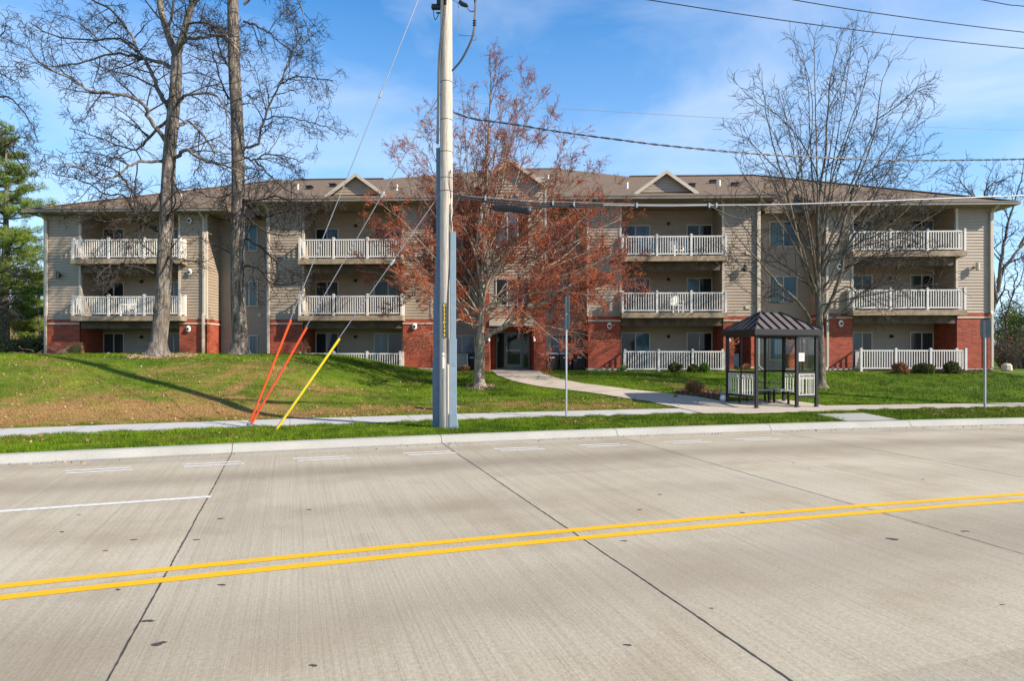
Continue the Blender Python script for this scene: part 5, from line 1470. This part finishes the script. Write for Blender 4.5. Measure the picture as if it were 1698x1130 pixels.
sign_post(939.5, 694, 18.12, z1_, 'tall thin sign post in front of the bins with a sign turned edge on', ((z1_-.50,z1_,.45,MAT['sign_back']),(z1_-.96,z1_-.52,.45,MAT['sign_back'])), radians(13))
z2_ = EYE+(HY-531)*21.0/F
sign_post(1633.5, 679, 21.0, z2_, 'metal sign post at the right with a short grey sign', ((z2_-.58,z2_,.46,MAT['sign_back']),), radians(3))

# ------------------------------------------------------------------ utility poles, guys and wires
PX, PY = (740-CX)/F*15.65, 15.65; PZ = gz(PX, PY)
pole = thing('utility_pole', 'weathered wooden utility pole with cable guards standing on the grass verge', 'utility pole', (PX, PY, PZ))
ln = 12.8
m = MB(); K = 20; 
pr = [(.170-.028*min(1, z/ln), z) for z in [-.1, 0, .5, 1.5, 3, 4.5, 6, 7.5, 9, 10.5, ln]]
m.lathe(pr, (0,0,0), K); 
m.build('pole_shaft', MAT['pole'], pole, True)
def pz(py): return EYE-(py-HY)*PY/F - PZ            # height on the pole at a photo row
def pxo(px, dy=0): return (px-CX)/F*(PY+dy) - PX    # sideways offset from the pole axis
# left blue cable guard (wide at the foot, narrower higher up)
g_ = MB(); 
def guard(mb, xa, xb, ya, yb, z0, z1, xa1=None, xb1=None):
    xa1 = xa if xa1 is None else xa1; xb1 = xb if xb1 is None else xb1; n = len(mb.v)
    mb.v += [(xa,ya,z0),(xb,ya,z0),(xb,yb,z0),(xa,yb,z0),(xa1,ya,z1),(xb1,ya,z1),(xb1,yb,z1),(xa1,yb,z1)]
    mb.f += [(n,n+3,n+2,n+1),(n+4,n+5,n+6,n+7),(n,n+1,n+5,n+4),(n+1,n+2,n+6,n+5),(n+2,n+3,n+7,n+6),(n+3,n,n+4,n+7)]
guard(g_, pxo(717.2), pxo(729.5), 0, .20, -.05, pz(600)); guard(g_, pxo(718.2), pxo(729), 0, .19, pz(600), pz(500)); 
guard(g_, pxo(719.2), pxo(728.6), 0, .18, pz(500), pz(430), pxo(722.5)); guard(g_, pxo(723.2), pxo(729.3), 0, .15, pz(430), pz(245))
g_.build('cable_guard', MAT['blue_guard'], pole)
g_ = MB(); guard(g_, pxo(746.2), pxo(757.6), -.17, -.04, pz(685), pz(562)); guard(g_, pxo(746.5), pxo(761), -.20, -.02, -.05, pz(685), None, pxo(757.8)); guard(g_, pxo(747.6), pxo(756.4), -.155, -.05, pz(562), pz(386))
g_.box(pxo(752.5), pxo(757.5), -.176, -.17, pz(607), pz(601))
g_.build('cable_guard', MAT['pale_guard'], pole)
c_ = MB(); c_.tube([(pxo(744),-.155,0),(pxo(744),-.155,pz(605))], .03, 10); c_.tube([(pxo(745.5),-.15,pz(605)),(pxo(745.8),-.14,pz(480)),(pxo(748),-.12,pz(380)),(pxo(749),-.10,pz(330))], .014, 6)
c_.build('conduit', MAT['trim_light'], pole)
c_ = MB(); c_.tube(interp_path([(pxo(743.5),-.17,pz(604)),(pxo(744),-.165,pz(500)),(pxo(747),-.15,pz(440)),(pxo(747.5),-.15,pz(395)),(pxo(748),-.14,pz(340))], 5), .012, 6)
c_.tube(interp_path([(pxo(749),-.1,pz(390)),(pxo(751),-.15,pz(365)),(pxo(755),-.15,pz(345)),(pxo(762),-.1,pz(330))], 5), .012, 6)
c_.tube(interp_path([(pxo(748),-.1,pz(330)),(pxo(746.5),-.16,pz(300)),(pxo(748.6),-.14,pz(286)),(pxo(749),-.12,pz(330))], 4), .008, 5)
# black cable bundle rising up the left side of the pole
for o_2 in (0, .028): c_.tube(interp_path([(pxo(725)+o_2,-.06,pz(240)),(pxo(727)+o_2,-.10,pz(150)),(pxo(728.5)+o_2,-.13,pz(100)),(pxo(733)+o_2,-.17,pz(60)),(pxo(738)+o_2,-.18,pz(20)),(pxo(739)+o_2,-.18,pz(-60))], 5), .018, 6)
for z in range(6): c_.lathe([(.02,0),(.045,.01),(.02,.03)], (pxo(739.5),-.19,pz(14)+z*.045), 8)
c_.build('riser_cable', MAT['cable'], pole)
# number tag
tg = MB().box(pxo(735.2), pxo(741.3), -.181, -.166, pz(560.5), pz(504)).build('number_tag', MAT['black_plastic'], pole)
def text_mesh(s, size, loc, mat, parent, rot=(pi/2,0,0)):
    cu = bpy.data.curves.new('tag_digit', 'FONT'); cu.body = s; cu.size = size; cu.align_x = 'CENTER'; cu.align_y = 'CENTER'; cu.extrude = .002; cu.offset = .002
    ob = bpy.data.objects.new('tag_digit', cu); COL.objects.link(ob)
    me_ = bpy.data.meshes.new_from_object(ob.evaluated_get(bpy.context.evaluated_depsgraph_get()))
    bpy.data.objects.remove(ob); me_.materials.clear(); me_.materials.append(mat)
    o = bpy.data.objects.new('tag_digit', me_); COL.objects.link(o); o.parent = parent; o.location = loc; o.rotation_euler = rot; return o
for i, ch in enumerate('05220342'): text_mesh(ch, .105, (pxo(738.2), -.185, pz(508+i*6.9)), MAT['tag_yellow'], tg)
w_ = MB(); w_.tube([(pxo(736),-.17,pz(611)),(pxo(736),-.175,pz(592))], .026, 10); w_.ball((pxo(736),-.175,pz(588)), .036, 8, 6); w_.build('conduit_cap', MAT['white'], pole)
for py in (137, 200, 253, 296, 318): MB().lathe([(.172-.028*pz(py)/ln,-.008),(.176-.028*pz(py)/ln,0),(.172-.028*pz(py)/ln,.008)], (0,0,pz(py)), 16).build('band', MAT['cable'], pole)
# hardware near the top of the picture
h_ = MB(); h_.box(pxo(716),pxo(731),-.06,.04,pz(15),pz(8)).ball((pxo(719),-.02,pz(12)),.06,8,6).box(pxo(724.5),pxo(730.5),-.06,.0,pz(9),pz(-10))
h_.tube(interp_path([(pxo(719),-.02,pz(16)),(pxo(720),-.02,pz(28)),(pxo(722.5),-.02,pz(33)),(pxo(726),-.02,pz(27)),(pxo(728.5),-.02,pz(21))], 4), .01, 5).box(pxo(723.5),pxo(731),-.03,.0,pz(22.5),pz(20.5))
h_.bar((pxo(749),0,pz(-6)), (pxo(790),0,pz(-6)), .09, .10)
h_.build('bracket', MAT['dark_metal'], pole)
i_ = MB(); i_.tube([(pxo(762),0,pz(2)),(pxo(766),0,pz(6)),(pxo(774),0,pz(9))], [.05,.06,.05], 8).ball((pxo(775),0,pz(9.5)),.028,8,6).tube([(pxo(788),0,pz(-4)),(pxo(788),0,pz(4))], .03, 8)
for k in range(3): i_.lathe([(.02,0),(.05,.012),(.02,.025)], (pxo(786.8),-.02,pz(43)+k*.055), 8)
i_.build('insulator', MAT['dark_metal'], pole)
k_2 = MB(); 
for dd in (0, .025): k_2.tube(interp_path([(pxo(788)+dd,-.02,pz(4)),(pxo(787)+dd,-.02,pz(24)),(pxo(785)+dd,-.02,pz(50)),(pxo(781)+dd,-.02,pz(66)),(pxo(773)+dd,-.02,pz(84)),(pxo(763)+dd,-.03,pz(102)),(pxo(750)+dd,-.05,pz(118))], 5), .016, 6)
k_2.tube(interp_path([(pxo(774),0,pz(10)),(pxo(778),0,pz(17)),(pxo(783),0,pz(19)),(pxo(787),0,pz(17))], 5), .012, 5)
k_2.tube(interp_path([(pxo(750),0,pz(0)),(pxo(760),0,pz(8)),(pxo(760),0,pz(50)),(pxo(763),0,pz(58)),(pxo(780),0,pz(59)),(pxo(788),-.02,pz(60)),(pxo(789.5),-.02,pz(66)),(pxo(783),-.02,pz(67))], 5), .006, 5)
k_2.build('loop_cable', MAT['cable'], pole)

# second pole, just outside the right edge; its shadow lies across the right lawn
QX, QY = 20.2, 21.3; QZ = gz(QX, QY)
pole2 = thing('utility_pole', 'second wooden utility pole beyond the right edge carrying the far ends of the wires', 'utility pole', (QX, QY, QZ))
MB().lathe([(.19,-.1),(.18,4),(.16,8),(.13,11.2)], (0,0,0), 14).build('pole_shaft', MAT['pole'], pole2, True)
MB().bar((-.9,0,10.2),(.9,0,10.2),.1,.12).build('crossarm', MAT['pole'], pole2)

D_ = Vector((QX-PX, QY-PY))
def chord(px):
    k = (px-CX)/F; t = (k*PY-PX)/(D_.x-k*D_.y); return PY+D_.y*t
def wire(name, label, pts, r, mat, twist=0, n=8, cat='cable', offs=(0,), yoff=0, group='overhead wires'):
    P_ = [at(x, y, chord(x)+yoff) for x, y in pts]; base = P_[0]
    path = interp_path(P_, n); m = MB()
    for j, of in enumerate(offs):
        if twist:
            q = []; L_ = 0
            fine = []
            for a, b in zip(path[:-1], path[1:]):
                s_ = max(1, int((b-a).length/.12)); fine += [a.lerp(b, i/s_) for i in range(s_)]
            for i, p in enumerate(fine):
                if i: L_ += (p-fine[i-1]).length
                a = L_*twist+2*pi*j/len(offs); q.append(p+Vector((0, cos(a)*of, sin(a)*of)))
            m.tube(q, r, 5)
        else: m.tube([p+Vector((0,0,of)) for p in path], r, 5)
    o = m.build(name, mat, None, False, tuple(base)); o.location = base
    return tag(o, label, cat, group)
wire('overhead_cable', 'twisted service cable sagging from the pole across the red maple top to the right', ((752,186),(785,197),(850,206),(930,219),(1020,231),(1100,241),(1250,255),(1400,263),(1500,266),(1600,265.5),(1698,264),(1847,259)), .013, MAT['cable'], 9, offs=(.017,.017))
wire('overhead_wire', 'thin wire crossing the sky above the service cable', ((750,166),(870,177),(985,183),(1100,190),(1240,198),(1400,205),(1698,216),(1847,219)), .0065, MAT['steel_wire'])
wire('overhead_wire', 'lowest of the three heavy wires at the upper right', ((740,-62),(900,-30),(1080,0),(1300,33.5),(1500,59),(1698,80),(1847,90)), .014, MAT['cable'])
wire('overhead_wire', 'middle of the three heavy wires at the upper right', ((740,-130),(1050,-50),(1320,0),(1500,28),(1698,53),(1847,66)), .014, MAT['cable'])
wire('overhead_wire', 'uppermost of the three heavy wires, cutting the top right corner', ((740,-220),(1200,-85),(1633,0),(1698,10),(1847,28)), .014, MAT['cable'])
bund = wire('communication_cable', 'thick black bundled communication cable running right from the pole at eaves height', ((750,324),(770,326),(800,330),(850,334),(900,338),(1000,341)), .022, MAT['cable'], offs=(0,-.055))
# bundle continues as part of the same cable
def sub_cable(pts, r, mat, parent, name='strand', yo=0):
    path = interp_path([at(x, y, chord(x)+yo) for x, y in pts], 8); b = parent.location
    return MB().tube(path, r, 6).build(name, mat, parent, False, tuple(b))
sub_cable([(1000,340),(1100,341.5),(1180,340.5),(1280,339.5),(1400,336),(1550,330),(1698,324.5),(1847,320)], .020, MAT['steel_wire'], bund)
sub_cable([(750,324),(800,327),(880,333),(960,335.5),(1040,338),(1100,339),(1180,338.5)], .008, MAT['steel_wire'], bund)
sub_cable([(780,331),(812,336),(850,341),(880,341),(930,340),(1000,338)], .014, MAT['cable'], bund)
sub_cable([(752,340),(760,333),(775,330),(812,335)], .012, MAT['cable'], bund)
sub_cable([(800,343),(812,345),(815,347)], .014, MAT['cable'], bund); sub_cable([(880,346),(900,344),(930,341),(955,339)], .022, MAT['cable'], bund)
sub_cable([(948,338),(958,350),(972,364),(984,368),(994,362),(996,350),(990,343)], .016, MAT['cable'], bund, 'slack_loop', -.05)
sub_cable([(1178,342),(1196,352),(1215,360),(1230,362),(1239,355),(1236,345),(1222,341)], .018, MAT['cable'], bund, 'slack_loop', -.05)
sp_ = MB(); pa, pb = at(816, 344, chord(816)-.04), at(878, 350, chord(878)-.04)
sp_.tube([pa, pa.lerp(pb,.05), pa.lerp(pb,.06), pa.lerp(pb,.9), pa.lerp(pb,.905), pb, pb+(pb-pa)*.08], [.05,.05,.085,.085,.10,.10,.03], 12)
sp_.build('splice_case', MAT['black_plastic'], bund, True, tuple(bund.location))
cl = MB()
for px, py in ((805,328),(917,336),(952,338),(1056,340),(1176,340),(1188,340)):
    p = at(px, py, chord(px)-.03); cl.box(p.x-.018,p.x+.018,p.y-.03,p.y+.03,p.z-.07,p.z+.05)
cl.build('clamp', MAT['grey_metal'], bund, False, tuple(bund.location))

# guy wires with plastic sleeves
anc = Vector(((411-CX)/F*15.5, 15.5, 0)); anc.z = gz(anc.x, anc.y)
anc2 = Vector(((457.5-CX)/F*15.15, 15.15, 0)); anc2.z = gz(anc2.x, anc2.y)
def guy(label, a, top_px, top_py, s_py, mat, ins_px=None, name='guy_wire'):
    top = Vector((PX, PY, 0)) + Vector((-.12, 0, EYE+(HY-top_py)*PY/F)); 
    o = thing(name, label, 'guy wire', tuple(a), 0, 'guy wires anchoring the utility pole')
    d = top-a; MB().tube([(0,0,.05) , tuple(d)], .011, 6).build('cable', MAT['steel_wire'], o)
    # sleeve up to the photo row s_py
    best = 0
    for i in range(1000):
        q = a+d*(i/1000); 
        if HY-(q.z-EYE)*F/q.y <= s_py: best = i/1000; break
    MB().tube([tuple(d*(.014 if mat == MAT['orange'] else .0)), tuple(d*best)], .029, 8).build('sleeve', mat, o)
    for ip in (ins_px or []):
        for i in range(1000):
            q = a+d*(i/1000)
            if HY-(q.z-EYE)*F/q.y <= ip: break
        dn = d.normalized(); c = d*(i/1000)
        MB().tube([tuple(c-dn*.09), tuple(c-dn*.07), tuple(c+dn*.07), tuple(c+dn*.09)], [.015,.032,.032,.015], 8).build('insulator', MAT['grey_metal'], o)
    return o
guy('steel guy wire with orange sleeve, the steeper left one of the orange pair', anc, 737, -97, 531, MAT['orange'], [157])
guy('steel guy wire with orange sleeve, the lower right one of the orange pair', anc+Vector((.03,0,.0)), 737, 152, 543, MAT['orange'], [324])
guy('steel guy wire with yellow sleeve', anc2, 727, 318, 562, MAT['yellow'], [436])
o = thing('ground_anchor', 'grey steel ground anchor rod holding the two orange guy wires', 'anchor', tuple(anc))
MB().bar((-.09,0,-.05),(.05,0,.20),.028).tube([(.0,0,.13),(.04,.03,.21),(.07,0,.18),(.03,-.03,.11),(.0,0,.13)],.012,6).build('rod', MAT['grey_metal'], o)
